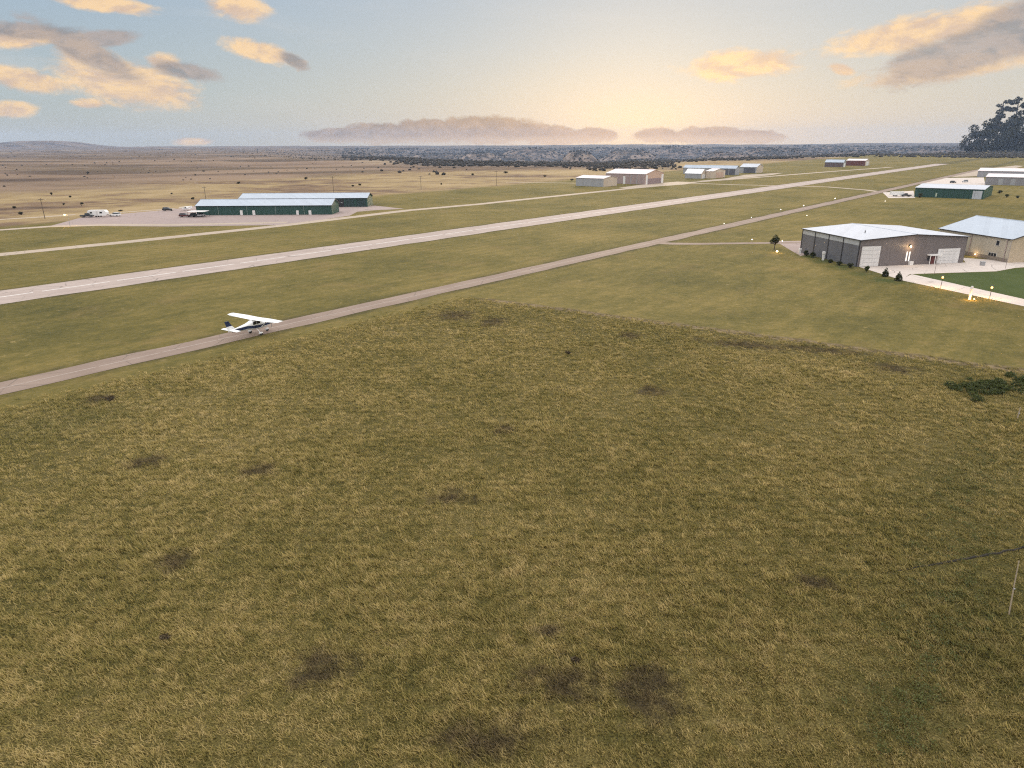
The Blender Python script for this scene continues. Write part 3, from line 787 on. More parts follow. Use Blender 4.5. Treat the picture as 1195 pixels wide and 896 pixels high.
for (a, b_) in ((843, 849.8), (850.6, 857.4)):
    x0, x1 = solve_s(h.A, h.u, b_), solve_s(h.A, h.u, a)
    h.long_box('hangar_door', x0, x1, 0.02, h.eave*0.88, simple('slate_door', (0.10, 0.10, 0.12), 0.6), out=0.07)
h = far_hangar('small bright white hangar with domed look roof, left of the cream one', (817.8, 208.4), 799, 824.3, 202.4, 197.3, M_STEEL, M_CREAM, simple('bright_white_roof', (0.80, 0.80, 0.82), 0.5, 0.06, 0.3, rib=1.2))
h.gable_box('hangar_door', h.W*0.2, h.W*0.8, 0.02, h.eave*0.8, M_WHITE, out=0.07)
h = far_hangar('small cream hangar right of the bright white hangar', (831.5, 208.2), 823, 845.8, 199.8, 196.8, M_CREAM, M_CREAM, M_ROOFP)
h.gable_box('hangar_door', h.W*0.25, h.W*0.85, 0.02, h.eave*0.8, M_PINK, out=0.07)
h = far_hangar('pale hangar with dark wide doors at the right end of the far row', (882.5, 202.0), 863, 890, 195.0, 191.2, M_STEEL, M_CREAM, M_ROOFW)
x0, x1 = solve_s(h.A, h.u, 881), solve_s(h.A, h.u, 867.5)
h.long_box('hangar_door', x0, x1, 0.02, h.eave*0.88, simple('slate_door', (0.1, 0.1, 0.12)), out=0.07)
h = far_hangar('red hangar with a white roof near the end of the runway', (1009.3, 193.4), 987, 1014, 187.4, 185.5, M_RED, M_CREAM, M_ROOFP)
h.gable_box('hangar_door', h.W*0.2, h.W*0.8, 0.02, h.eave*0.8, M_WHITE, out=0.07)
h = far_hangar('low teal grey hangar left of the red hangar', (983.5, 195.0), 962, 986.5, 189.4, 186.4, simple('rust_wall', (0.12, 0.085, 0.085), 0.6), M_STEEL, M_ROOFB)
h.gable_box('hangar_door', h.W*0.2, h.W*0.8, 0.02, h.eave*0.8, M_WHITE, out=0.07)
# -- right side of the field
h = far_hangar('dark green hangar with white roof and one pale door, right of the taxiway', (1146.4, 232.6), 1066.6, 1157, 221.3, 216.6, M_GREEN, M_GREEN2, M_ROOFW, trim=None)
x0, x1 = solve_s(h.A, h.u, 1144.8), solve_s(h.A, h.u, 1133.8)
h.long_box('bay_panel', x0, x1, 0.02, h.eave*0.86, simple('pale_bay_door', (0.44, 0.46, 0.50), 0.5, rib=1.5, ribaxis='Z'), out=0.07)
for (a, b_) in ((1091, 1092.8),):
    x0, x1 = solve_s(h.A, h.u, b_), solve_s(h.A, h.u, a); h.long_box('door', x0, x1, 0.6, h.eave*0.5, simple('sage_door', (0.4, 0.45, 0.35)), out=0.07)
for k in range(7):
    x = h.L*(0.12 + 0.075*k); h.long_box('rib_post', x, x + 0.12, 0.02, h.eave*0.9, simple('bay_green', (0.014, 0.035, 0.034)), out=0.07)
h = Hangar('hangar', 'low grey hangar with bright white roof behind the right green hangar', 'hangar', (1196, 216.6), PRP, 1149, RUN, 1220, 207.2, 203.6, simple('pale_grey_wall', (0.24, 0.23, 0.24), 0.6, rib=2.0), M_STEEL, M_ROOFP, Wd=24, rise=1.7)
for f_ in (0.25, 0.55): h.long_box('door', h.L*f_, h.L*f_ + 3, 0.02, h.eave*0.8, M_STEEL, out=0.07)
h = Hangar('hangar', 'long pale hangar farthest back at the right edge of the field', 'hangar', (1215, 208.0), PRP, 1140, RUN, 1235, 200.5, 196.0, simple('lilac_wall', (0.34, 0.33, 0.36), 0.6, rib=2.0), M_STEEL, M_ROOFP, Wd=28, rise=1.9)
h.long_box('door', h.L*0.8, h.L*0.9, 0.02, h.eave*0.8, M_STEEL, out=0.07)

# ------------------------------------------------------------------ airplane
M_PWHITE = simple('airplane_white', (0.80, 0.80, 0.80), 0.3, 0.04)
M_NAVY = simple('airplane_navy', (0.016, 0.028, 0.075), 0.3, 0.0)
M_TYRE = simple('rubber', (0.02, 0.02, 0.02), 0.8)
M_ALU = simple('aluminium', (0.6, 0.6, 0.6), 0.3, metal=1.0)
def ellipse_ring(x, w, zb, zt, n=16, sq=0.75):
    pts = []
    for i in range(n):
        a = 2*math.pi*i/n; c, s_ = math.cos(a), math.sin(a)
        pts.append((x, w*math.copysign(abs(c)**sq, c), (zb + zt)/2 + (zt - zb)/2*math.copysign(abs(s_)**sq, s_)))
    return pts
def airplane(label, loc, rz, sc, fin_mat, stripe=True):
    """nose towards +x"""
    r = thing('airplane', label, 'airplane', loc, rz)
    r.scale = (sc, sc, sc)
    st = [(2.55, 0.10, 1.22, 1.42), (2.45, 0.30, 1.05, 1.58), (2.1, 0.46, 0.90, 1.70), (1.3, 0.53, 0.80, 1.78), (0.75, 0.56, 0.76, 1.86), (0.25, 0.58, 0.74, 2.28), (-0.4, 0.58, 0.76, 2.36), (-1.2, 0.53, 0.84, 2.26), (-2.0, 0.40, 0.96, 2.0), (-3.4, 0.25, 1.14, 1.78), (-4.7, 0.13, 1.30, 1.66), (-5.2, 0.05, 1.42, 1.58)]
    mb = MB(); mb.loft([ellipse_ring(*s_) for s_ in st]); fu = mb.build('fuselage', M_PWHITE, r, smooth=True)
    if stripe:   # navy cheat line, a slightly proud band on each flank
        for sd in (-1, 1):
            mb = MB(); prev = None
            for (x, w, zb, zt) in st[1:-1]:
                zc = zb + (zt - zb)*0.5 if x > 0.5 or x < -3 else zb + 0.52
                hw = 0.17 + 0.04*(x < 0)
                yy = sd*(w*1.0 + 0.012)
                cur = [mb.bm.verts.new((x, yy*0.985, zc - hw)), mb.bm.verts.new((x, yy, zc)), mb.bm.verts.new((x, yy*0.985, zc + hw))]
                if prev:
                    for i in (0, 1): mb.bm.faces.new((prev[i], cur[i], cur[i+1], prev[i+1]))
                prev = cur
            mb.build('stripe', M_NAVY, fu)
    for sd in (-1, 1):
        for (x0, x1, za, zb_) in ((0.15, -0.45, 1.68, 2.14), (-0.55, -1.15, 1.68, 2.12)):
            mb = MB(); y = sd*0.585
            mb.box(x1, min(y*0.9, y*1.03), za, x0, max(y*0.9, y*1.03), zb_); mb.build('side_window', M_GLASS, fu, bevel=0.03)
    mb = MB(); mb.loft([[(0.86, -0.44, 1.83), (0.86, 0.44, 1.83), (0.30, 0.48, 2.27), (0.30, -0.48, 2.27)], [(0.90, -0.45, 1.86), (0.90, 0.45, 1.86), (0.33, 0.49, 2.31), (0.33, -0.49, 2.31)]]); mb.build('windshield', M_GLASS, fu)
    # wing, tapered outboard
    def foil(y, cx, ch, z, th):
        pr = [(0.5, 0), (0.42, 0.045), (0.2, 0.075), (-0.1, 0.06), (-0.5, 0.004), (-0.1, -0.02), (0.3, -0.025)]
        return [(cx + ch*p, y, z + ch*q*th) for p, q in pr]
    mb = MB(); mb.loft([foil(-5.5, -0.30, 1.10, 2.52, 1.0), foil(-5.35, -0.28, 1.18, 2.52, 1.3), foil(-2.6, -0.20, 1.63, 2.42, 1.5), foil(0, -0.20, 1.63, 2.36, 1.5), foil(2.6, -0.20, 1.63, 2.42, 1.5), foil(5.35, -0.28, 1.18, 2.52, 1.3), foil(5.5, -0.30, 1.10, 2.52, 1.0)])
    wg = mb.build('wing', M_PWHITE, r)
    for sd in (-1, 1):
        mb = MB(); mb.tube((0.05, sd*0.56, 0.95), (0.05, sd*2.5, 2.40), 0.055, n=8); mb.build('wing_strut', M_PWHITE, r)
        mb = MB(); mb.box(-0.97, min(sd*2.7, sd*5.0), 2.415, -0.72, max(sd*2.7, sd*5.0), 2.455); mb.build('aileron', M_PWHITE, wg)
    mb = MB(); mb.loft([foil(-1.75, -4.75, 0.75, 1.62, 0.9), foil(0, -4.65, 1.05, 1.62, 1.1), foil(1.75, -4.75, 0.75, 1.62, 0.9)]); mb.build('tailplane', M_PWHITE, r)
    mb = MB()
    def finr(x0, x1, z): return [(x0, -0.05, z), (x0 - 0.15, -0.06, z), (x1, -0.02, z), (x1, 0.02, z), (x0 - 0.15, 0.06, z), (x0, 0.05, z)]
    mb.loft([finr(-3.9, -5.25, 1.60), finr(-4.5, -5.45, 2.25)]); mb.build('fin_base', M_PWHITE, r)
    mb = MB(); mb.loft([finr(-4.5, -5.45, 2.255), finr(-5.0, -5.65, 3.05)]); mb.build('fin', fin_mat, r)
    # gear
    for (x, y) in ((-0.45, -1.2), (-0.45, 1.2), (1.75, 0)):
        mb = MB(); mb.tube((x, y*0.4, 0.85 if y else 0.95), (x, y*0.97, 0.25), 0.055, 0.04); leg = mb.build('landing_gear_leg', M_PWHITE, r)
        mb = MB(); mb.tube((x, y - 0.09, 0.24), (x, y + 0.09, 0.24), 0.24, n=16); wl = mb.build('wheel', M_TYRE, leg)
        mb = MB(); mb.ball((x - 0.06, y, 0.36), 0.30, 2, (1.35, 0.5, 0.55)); mb.build('wheel_fairing', M_PWHITE, leg, smooth=True)
    mb = MB(); mb.loft([ellipse_ring(2.54, 0.17, 1.16, 1.50, 12, 1), ellipse_ring(2.74, 0.11, 1.22, 1.44, 12, 1), ellipse_ring(2.86, 0.02, 1.31, 1.35, 12, 1)]); sp = mb.build('spinner', M_PWHITE, r, smooth=True)
    mb = MB()
    for sg in (-1, 1): mb.loft([[(2.66, -0.03, 1.33), (2.70, 0.03, 1.33), (2.71, 0.03, 1.34), (2.67, -0.03, 1.34)], [(2.64, -0.09*sg, 1.33 + 0.5*sg), (2.71, 0.09*sg, 1.33 + 0.5*sg), (2.72, 0.09*sg, 1.34 + 0.5*sg), (2.65, -0.09*sg, 1.34 + 0.5*sg)], [(2.67, -0.04*sg, 1.33 + 0.95*sg), (2.69, 0.04*sg, 1.33 + 0.95*sg), (2.70, 0.04*sg, 1.33 + 0.95*sg), (2.68, -0.04*sg, 1.33 + 0.95*sg)]])
    mb.build('propeller', M_ALU, r)
    return r
pl = G(301.5, 389.2)
az_pl = math.degrees(math.atan2(pl.x, pl.y)) + 51
airplane('white high wing airplane with dark stripe and dark tail fin on the taxiway', (pl.x, pl.y, 0.032), rad(90 - az_pl), 1.10, M_NAVY)
p = G(398, 240.8)
airplane('white airplane parked at the open bay of the farther green hangar', (p.x, p.y, 0.016), rad(200), 0.8, M_PWHITE, False)
p = G(217, 245.6)
airplane('small white airplane parked left of the nearer green hangar', (p.x, p.y, 0.016), rad(160), 0.72, M_PWHITE, False)

# ------------------------------------------------------------------ vehicles
M_CARGLASS = simple('car_glass', (0.02, 0.025, 0.03), 0.1, 0)
def car(name, label, px, py, rz, paint, kind='suv', cat='car', group='vehicles by the green hangars'):
    p = G(px, py); r = thing(name, label, cat, (p.x, p.y, 0.02), rz, group)
    L, Wd = 4.7, 0.92
    if kind == 'suv':
        body = [(-2.35, 0.45, 1.0), (-2.3, 0.35, 1.08), (1.2, 0.33, 1.05), (2.25, 0.36, 0.92), (2.35, 0.45, 0.8)]
        cab = [(-2.2, -1.9), (0.9, 0.3)]; top = 1.72
    else:
        body = [(-2.7, 0.55, 0.98), (-2.65, 0.45, 1.08), (1.4, 0.43, 1.10), (2.55, 0.46, 0.98), (2.65, 0.55, 0.85)]
        cab = [(-0.7, -0.55), (1.3, 0.7)]; top = 1.85
    mb = MB(); mb.loft([[(x, -Wd, z0), (x, Wd, z0), (x, Wd, z1 - 0.1), (x, Wd*0.92, z1), (x, -Wd*0.92, z1), (x, -Wd, z1 - 0.1)] for x, z0, z1 in body]); bd = mb.build('body', paint, r, bevel=0.05)
    zb = 1.07
    mb = MB(); mb.loft([[(cab[0][0], -0.85, zb), (cab[1][0], -0.85, zb), (cab[1][0], 0.85, zb), (cab[0][0], 0.85, zb)], [(cab[0][1], -0.70, top - 0.08), (cab[1][1], -0.70, top - 0.08), (cab[1][1], 0.70, top - 0.08), (cab[0][1], 0.70, top - 0.08)]])
    mb.build('cabin_glass', M_CARGLASS, r)
    mb = MB(); mb.box(cab[0][1] - 0.04, -0.74, top - 0.078, cab[1][1] + 0.04, 0.74, top); mb.build('roof', paint, r, bevel=0.03)
    for x in (-1.45, 1.5):
        for y in (-0.80, 0.80):
            mb = MB(); mb.tube((x, y - 0.12, 0.35), (x, y + 0.12, 0.35), 0.35, n=14); w = mb.build('wheel', M_TYRE, r)
            mb = MB(); mb.tube((x, y - 0.13, 0.35), (x, y + 0.13, 0.35), 0.18, n=10); mb.build('rim', M_ALU, w)
    for y in (-0.65, 0.65):
        mb = MB(); mb.box(body[-1][0] - 0.02, y - 0.18, 0.62, body[-1][0] + 0.02, y + 0.18, 0.76); mb.build('headlight', M_WHITE, r)
    return r
P_BLK = simple('black_paint', (0.02, 0.02, 0.023), 0.3, 0.0); P_WHT = simple('white_paint', (0.75, 0.74, 0.73), 0.3, 0.02); P_RED = simple('maroon_paint', (0.08, 0.02, 0.02), 0.3, 0); P_SIL = simple('silver_paint', (0.42, 0.42, 0.43), 0.3, 0)
car('pickup_truck', 'black pickup truck left of the white camper trailer', 102, 253.6, rad(8), P_BLK, 'pickup', 'pickup truck')
car('parked_car', 'white car with dark windows right of the white camper trailer', 134.5, 252.3, rad(175), P_WHT)
car('parked_car', 'dark car parked alone on the far side of the forecourt', 196, 246, rad(10), P_BLK)
car('parked_car', 'maroon car parked left of the white carport', 216, 253.2, rad(2), P_RED)
car('parked_car', 'dark car under the left half of the white carport', 226.5, 252.8, rad(95), P_BLK)
car('parked_car', 'silver car under the right half of the white carport', 235, 252.6, rad(92), P_SIL)
# camper trailer
p = G(115.5, 253.0); r = thing('camper_trailer', 'long white camper trailer parked by the forecourt edge', 'trailer', (p.x, p.y, 0.02), rad(2), 'vehicles by the green hangars')
mb = MB(); prof = [(-4.1, 0.6), (-4.1, 2.5), (-3.6, 3.0), (3.4, 3.0), (4.1, 2.2), (4.1, 1.2), (3.6, 0.6)]
mb.loft([[(x, y, z) for x, z in prof] for y in (-1.2, 1.2)]); mb.build('body', P_WHT, r, bevel=0.06)
for (x0, x1) in ((-3.0, -2.0), (1.2, 2.4)):
    mb = MB(); mb.box(x0, -1.23, 1.6, x1, -1.19, 2.25); mb.build('window', M_CARGLASS, r)
mb = MB(); mb.box(-0.4, -1.23, 0.75, 0.35, -1.19, 2.55); mb.build('door', simple('camper_door', (0.6, 0.58, 0.56)), r)
for x in (-0.6, 0.4):
    for y in (-1.02, 1.02):
        mb = MB(); mb.tube((x, y - 0.12, 0.36), (x, y + 0.12, 0.36), 0.36, n=14); mb.build('wheel', M_TYRE, r)
mb = MB(); mb.tube((4.0, 0, 0.7), (5.1, 0, 0.55), 0.06); mb.build('tow_bar', M_TRIM, r)
# carport
p = G(232, 253.0); r = thing('carport', 'flat white carport on thin posts beside the nearer green hangar', 'carport', (p.x, p.y, 0.02))
_px = 30/84.0
mb = MB(); mb.box(-3.9, -2.6, 2.35, 3.9, 2.6, 2.52); mb.build('roof', M_WHITE, r)
for x in (-3.7, 0, 3.7):
    for y in (-2.4, 2.4):
        mb = MB(); mb.tube((x, y, 0), (x, y, 2.345), 0.07); mb.build('post', M_TRIM, r)
# white fuel tank and sheds right of the taxiway lot
p = G(1046, 229.0); r = thing('box_trailer', 'white box trailer beside the right hand green hangar', 'trailer', (p.x, p.y, 0.02), rad(-5))
mb = MB(); mb.box(-3.4, -1.2, 0.7, 3.4, 1.2, 2.6); mb.build('body', P_WHT, r, bevel=0.05)
for x in (-1.2, -0.3):
    for y in (-1.1, 1.1):
        mb = MB(); mb.tube((x, y - 0.1, 0.36), (x, y + 0.1, 0.36), 0.36, n=12); mb.build('wheel', M_TYRE, r)
mb = MB(); mb.tube((3.3, 0, 0.8), (4.3, 0, 0.55), 0.06); mb.build('tow_bar', M_TRIM, r)
car('pickup_truck', 'dark pickup truck parked against the right hand green hangar', 1057, 229.3, rad(170), P_BLK, 'pickup', 'pickup truck', 'vehicles on the right side')
car('parked_car', 'dark car on the pale lot behind the right green hangar', 1112, 213.5, rad(20), P_BLK, group='vehicles on the right side')
car('parked_car', 'silver car on the pale lot behind the right green hangar', 1126, 212.5, rad(200), P_SIL, group='vehicles on the right side')

# ------------------------------------------------------------------ poles, lamps, markers
M_WOOD = simple('pole_wood', (0.11, 0.085, 0.065), 0.85, 0.3, 2)
def utility_pole(label, px, py, top, arm=True, r=0.15):
    p = G(px, py); h_ = height_at(p, top)
    t = thing('utility_pole', label, 'utility pole', (p.x, p.y, 0), group='utility poles on the prairie')
    mb = MB(); mb.tube((0, 0, 0), (0, 0, h_), r, r*0.75); mb.build('pole', M_WOOD, t)
    if arm:
        mb = MB(); mb.box(-1.2, -0.07, h_ - 0.7, 1.2, 0.07, h_ - 0.52); a = mb.build('crossarm', M_WOOD, t)
        for x in (-1.05, 0, 1.05):
            mb = MB(); mb.tube((x, 0, h_ - 0.52), (x, 0, h_ - 0.30), 0.05, n=6); mb.build('insulator', M_STEEL, a)
utility_pole('wooden utility pole left of the glowing street lamp', 52.6, 255.4, 231)
utility_pole('thin utility pole behind the left end of the nearer green hangar', 240.5, 234, 217.5)
utility_pole('thin utility pole behind the farther green hangar', 389.8, 228, 205.5)
utility_pole('thin utility pole on the prairie right of the farther green hangar', 491.5, 221, 205)
utility_pole('thin utility pole left of the low white hangar', 579.3, 216.5, 199)

p = G(82, 264.5); r = thing('street_lamp', 'street lamp with yellow glow at the left forecourt corner', 'street lamp', (p.x, p.y, 0.02))
h_ = height_at(p, 250.5)
mb = MB(); mb.tube((0, 0, 0), (0, 0, h_), 0.09, 0.06); mb.build('pole', M_STEEL, r)
mb = MB(); mb.tube((0, 0, h_), (-0.9, 0, h_ + 0.15), 0.05); mb.build('arm', M_STEEL, r)
mb = MB(); mb.box(-1.5, -0.2, h_ + 0.08, -0.7, 0.2, h_ + 0.28); hd = mb.build('lamp_head', M_STEEL, r)
mb = MB(); mb.ball((-1.1, 0, h_ + 0.0), 0.42, 2, (1.2, 1, 0.6)); mb.build('bulb', glow('yellow_bulb', (1.0, 0.60, 0.12), 9), hd)
lamp_light(r, (-1.1, 0, h_ - 0.5), (1.0, 0.6, 0.15), 350)

def edge_light(label, px, py, hgt=0.8, rb=0.14, bulb=M_COOL, power=0):
    p = G(px, py); r = thing('edge_light', label, 'edge light', (p.x, p.y, 0.03), group='white edge lights by the taxiway')
    mb = MB(); mb.tube((0, 0, 0), (0, 0, hgt), 0.05, n=6); mb.build('stem', M_STEEL, r)
    mb = MB(); mb.ball((0, 0, hgt + rb*0.8), rb, 2, (1, 1, 0.9)); mb.build('bulb', bulb, r)
    if power: lamp_light(r, (0, 0, hgt + rb*2.4), (1, 0.8, 0.5), power)
edge_light('faint edge light nearest the fork of the taxiway', 844.8, 262.8, 0.5, 0.12)
edge_light('second edge light up the taxiway from the fork', 876.7, 255.4, 0.5, 0.15)
edge_light('tall edge light on the far side of the taxiway, third from the fork', 910.7, 247.5, 1.0, 0.20)
edge_light('brightest edge light at the far side of the taxiway, fourth from the fork', 937.4, 243.0, 1.1, 0.24)
edge_light('edge light where the lane meets the taxiway, fifth from the fork', 974.2, 233.8, 0.9, 0.22)
edge_light('low white light on the grass right of the taxiway', 941.5, 252.5, 0.3, 0.15)
edge_light('round white light on the side taxiway left of the small tree', 877.4, 282.6, 0.7, 0.18)
edge_light('white light between the small tree and the grey hangar', 912.6, 284.2, 0.7, 0.18)
edge_light('pale light on the grass left of the right green hangar', 1032.7, 235.8, 0.4, 0.16)
# white pedestals at the grey hangar's long wall
for (lab, px, py, hh) in (('short white pedestal at the far corner of the grey hangar', 933.2, 296.0, 1.5), ('tall white pedestal standing before the long wall of the grey hangar', 960.3, 303.6, 2.3)):
    p = G(px, py); r = thing('pedestal', lab, 'pedestal', (p.x, p.y, 0))
    mb = MB(); mb.box(-0.26, -0.2, 0, 0.26, 0.2, hh*0.7); mb.build('cabinet', M_WHITE, r, bevel=0.03)
    mb = MB(); mb.box(-0.34, -0.28, hh*0.7 + 0.003, 0.34, 0.28, hh); mb.build('cap', M_WHITE, r, bevel=0.05)

def path_lamp(label, px, py, top, bulb, power, col):
    p = G(px, py); h_ = height_at(p, top)
    r = thing('path_lamp', label, 'lamp', (p.x, p.y, 0.0), group='lamps by the concrete path')
    mb = MB(); mb.tube((0, 0, 0), (0, 0, h_ - 0.25), 0.06, 0.045); mb.build('pole', M_TRIM, r)
    mb = MB(); mb.tube((0, 0, h_ + 0.28), (0, 0, h_ + 0.5), 0.34, 0.08, 10); mb.build('shade', M_TRIM, r)
    mb = MB(); mb.ball((0, 0, h_), 0.20, 2, (1, 1, 1.2)); mb.build('bulb', bulb, r)
    lamp_light(r, (0, 0, h_ + 0.1), col, power, 0.27)
OR = (1.0, 0.50, 0.12)
path_lamp('orange glowing path lamp nearest the grey hangar', 1097.6, 336.2, 323.5, M_SODIUM, 1200, OR)
path_lamp('orange glowing path lamp at the right, beside the lawn', 1154.6, 348.4, 335.5, M_SODIUM, 1200, OR)
# lit white post beside the path
p = G(1131.2, 349.6); r = thing('light_post', 'slim white post lit from below by two orange ground lamps', 'post', (p.x, p.y, 0))
h_ = height_at(p, 333.8)
mb = MB(); mb.loft([[(a, b_, z) for a, b_ in ((-w, -w), (w, -w), (w, w), (-w, w))] for z, w in ((0, 0.16), (h_*0.75, 0.14), (h_*0.78, 0.20), (h_, 0.15))]); mb.build('post', M_WHITE, r)
for (x, y) in ((-0.45, -0.55), (0.6, -0.5)):
    mb = MB(); mb.tube((x, y, 0), (x, y, 0.15), 0.14, 0.2, 10); gl_ = mb.build('ground_lamp', M_TRIM, r)
    mb = MB(); mb.ball((x, y, 0.2), 0.17, 2, (1, 1, 0.6)); mb.build('bulb', M_SODIUM, gl_)
    lamp_light(r, (x, y, 0.55), OR, 150)
# thin posts
for (lab, px, py, top) in (('thin dark post in the yard before the porch', 1090.2, 320, 300), ('thin pole at the lawn corner by the beige building', 1173.2, 313.2, 279)):
    p = G(px, py); h_ = height_at(p, top); r = thing('flagpole', lab, 'pole', (p.x, p.y, 0.02))
    mb = MB(); mb.tube((0, 0, 0), (0, 0, h_), 0.055, 0.035); mb.build('pole', M_MAUVE, r)
    mb = MB(); mb.ball((0, 0, h_ + 0.05), 0.09); mb.build('finial', M_STEEL, r)
p = G(1146.2, 309.6); r = thing('utility_box', 'small grey box standing in the concrete yard', 'utility box', (p.x, p.y, 0.02))
mb = MB(); mb.box(-0.5, -0.35, 0, 0.5, 0.35, 0.9); mb.build('box', M_STEEL, r, bevel=0.04)
mb = MB(); mb.box(-0.54, -0.39, 0.903, 0.54, 0.39, 0.98); mb.build('lid', M_STEEL, r)

# weathered fence posts at the right edge
M_POST = simple('weathered_wood', (0.36, 0.29, 0.21), 0.85, 0.3, 3)
def fence_post(label, px, py, tx, ty, rr):
    p = G(px, py); h_ = height_at(p, ty)
    sx = solve_s(Vector((p.x, p.y, h_)), Vector((1, 0, 0)), tx)
    r = thing('fence_post', label, 'fence post', (p.x, p.y, terrain(p.x, p.y) - 0.05), group='weathered posts at the field edge')
    mb = MB(); mb.tube((0, 0, 0), (sx*0.6, 0, h_*0.55), rr, rr*0.9); mb.tube((sx*0.6, 0, h_*0.55 - 0.01), (sx, 0, h_), rr*0.9, rr*0.7); mb.build('post', M_POST, r)
    mb = MB(); mb.tube((sx*0.5, -rr*1.1, h_*0.5 - 0.03), (sx*0.5, -rr*1.1, h_*0.5 + 0.03), rr*1.25, n=8); mb.build('wire_wrap', M_STEEL, r)
fence_post('tall thin leaning wooden post at the right edge of the field', 1177.7, 716, 1189.6, 653, 0.045)
fence_post('short pale wooden post beyond the green weeds', 1187.4, 487.5, 1191, 474.5, 0.07)

# dark rut across the grass at the right
def rut():
    m = simple('dark_soil', (0.020, 0.016, 0.011), 0.95, 0.4, 3)
    a, b_ = G(1036, 668), G(1200, 637.5)
    mb = MB(); n = 46; prev = None; d = (b_ - a).normalized(); nn = Vector((-d.y, d.x, 0))
    for i in range(n + 1):
        t = i/n; p = a.lerp(b_, t) + nn*0.10*mn.noise(Vector((i*0.35, 2, 1)))
        w = (0.03 + 0.09*min(1, t*2.5))*(0.8 + 0.5*mn.noise(Vector((i*0.7, 5, 5))))
        z = terrain(p.x, p.y)
        ring = []
        for k in range(7):
            an = math.pi*k/6; q = p + nn*(w*math.cos(an)); ring.append(mb.bm.verts.new((q.x, q.y, z - 0.02 + (0.04 + w)*math.sin(an))))
        if prev:
            for k in range(6): mb.bm.faces.new((prev[k], ring[k], ring[k+1], prev[k+1]))
        prev = ring
    return mb.build('earth_ridge', m, smooth=True)
structure(rut())

# ------------------------------------------------------------------ plants
def leaf_mat(name, c1, c2):
    m, N, b, out = new_mat(name)
    g = N.node('ShaderNodeNewGeometry'); at = N.node('ShaderNodeAttribute', attribute_name='tint')
    n = N.noise(g.outputs['Position'], 1.2, 3)
    c = N.mix(N.m('ADD', N.m('MULTIPLY', at.outputs['Fac'], 0.6), N.m('MULTIPLY', n, 0.4)), c1, c2)
    N.put(b.inputs['Base Color'], c); b.inputs['Roughness'].default_value = 0.6; b.inputs['Specular IOR Level'].default_value = 0.2
    tr = N.node('ShaderNodeBsdfTranslucent'); N.put(tr.inputs[0], c)
    mx = N.node('ShaderNodeMixShader'); mx.inputs[0].default_value = 0.25
    N.l.new(b.outputs[0], mx.inputs[1]); N.l.new(tr.outputs[0], mx.inputs[2]); N.l.new(mx.outputs[0], out.inputs[0])
    return m
M_LEAF = leaf_mat('dark_leaves', (0.016, 0.022, 0.008), (0.07, 0.075, 0.028))
M_JUN = leaf_mat('juniper_leaves', (0.014, 0.017, 0.009), (0.055, 0.052, 0.028))
M_SCRUB = leaf_mat('scrub_leaves', (0.018, 0.020, 0.016), (0.075, 0.060, 0.046))
M_SPRIG = leaf_mat('sprig_leaves', (0.05, 0.062, 0.020), (0.15, 0.155, 0.05))
M_TUFT = leaf_mat('dead_brush_leaves', (0.035, 0.028, 0.018), (0.15, 0.11, 0.06))
M_WEED = leaf_mat('weed_leaves', (0.022, 0.034, 0.010), (0.105, 0.120, 0.034))
M_BARK = simple('bark', (0.07, 0.052, 0.04), 0.9, 0.3, 2)

def leaves(name, clumps, n, size, mat, parent):
    """clumps: list of (centre, radius, squash); leaf-sized quads scattered through their volumes"""
    vol = np.array([c[1]**3 for c in clumps]); pick = rng.choice(len(clumps), n, p=vol/vol.sum())
    C = np.array([tuple(c[0]) for c in clumps])[pick]; R = np.array([c[1] for c in clumps])[pick]; Q = np.array([c[2] for c in clumps])[pick]
    d = rng.normal(0, 1, (n, 3)); d /= np.linalg.norm(d, axis=1)[:, None]
    rr = R * rng.uniform(0.25, 1, n)**0.5
    P = C + d*rr[:, None]*np.stack([np.ones(n), np.ones(n), Q], 1)
    P[:, 2] = np.maximum(P[:, 2], 0.03)
    a = rng.normal(0, 1, (n, 3)); a /= np.linalg.norm(a, axis=1)[:, None]
    b_ = np.cross(a, rng.normal(0, 1, (n, 3))); b_ /= np.linalg.norm(b_, axis=1)[:, None]
    s = size * rng.uniform(0.6, 1.4, n)
    a *= s[:, None]; b_ *= (s*0.6)[:, None]
    V = np.stack([P - a, P - b_*0.9, P + a, P + b_], 1).reshape(-1, 3)
    t = np.repeat(rng.uniform(0, 1, n), 4)
    o = np_mesh(name, V, 4, n, np.arange(4*n), mat, t); o.parent = parent
    return o

def shrub(label, px, py, w, h_, mat=M_JUN, n=350, name='shrub', group=None, cone=False, cat='shrub', z=0, loc=None):
    p = loc or G(px, py); r = thing(name, label, cat, (p.x, p.y, z), random.uniform(0, 6), group)
    mb = MB()
    for k in range(4):
        a = random.uniform(0, 6.28); mb.tube((0, 0, -0.05), (math.cos(a)*w*0.25, math.sin(a)*w*0.25, h_*0.5), 0.06*w, 0.02*w, 5)
    mb.build('stem', M_BARK, r)
    cl = []
    if cone:
        for k in range(7):
            f = k/6; cl.append(((random.uniform(-.05, .05), random.uniform(-.05, .05), h_*(0.12 + 0.80*f)), w*0.5*(1 - 0.82*f) + 0.04, 1.0))
    else:
        for k in range(6):
            a = random.uniform(0, 6.28); q = random.uniform(0, 0.28)*w
            cl.append(((math.cos(a)*q, math.sin(a)*q, h_*random.uniform(0.3, 0.7)), w*random.uniform(0.2, 0.34), h_/w*0.9))
    leaves('foliage', cl, n, 0.09*max(w, h_)**0.7, mat, r)
    return r

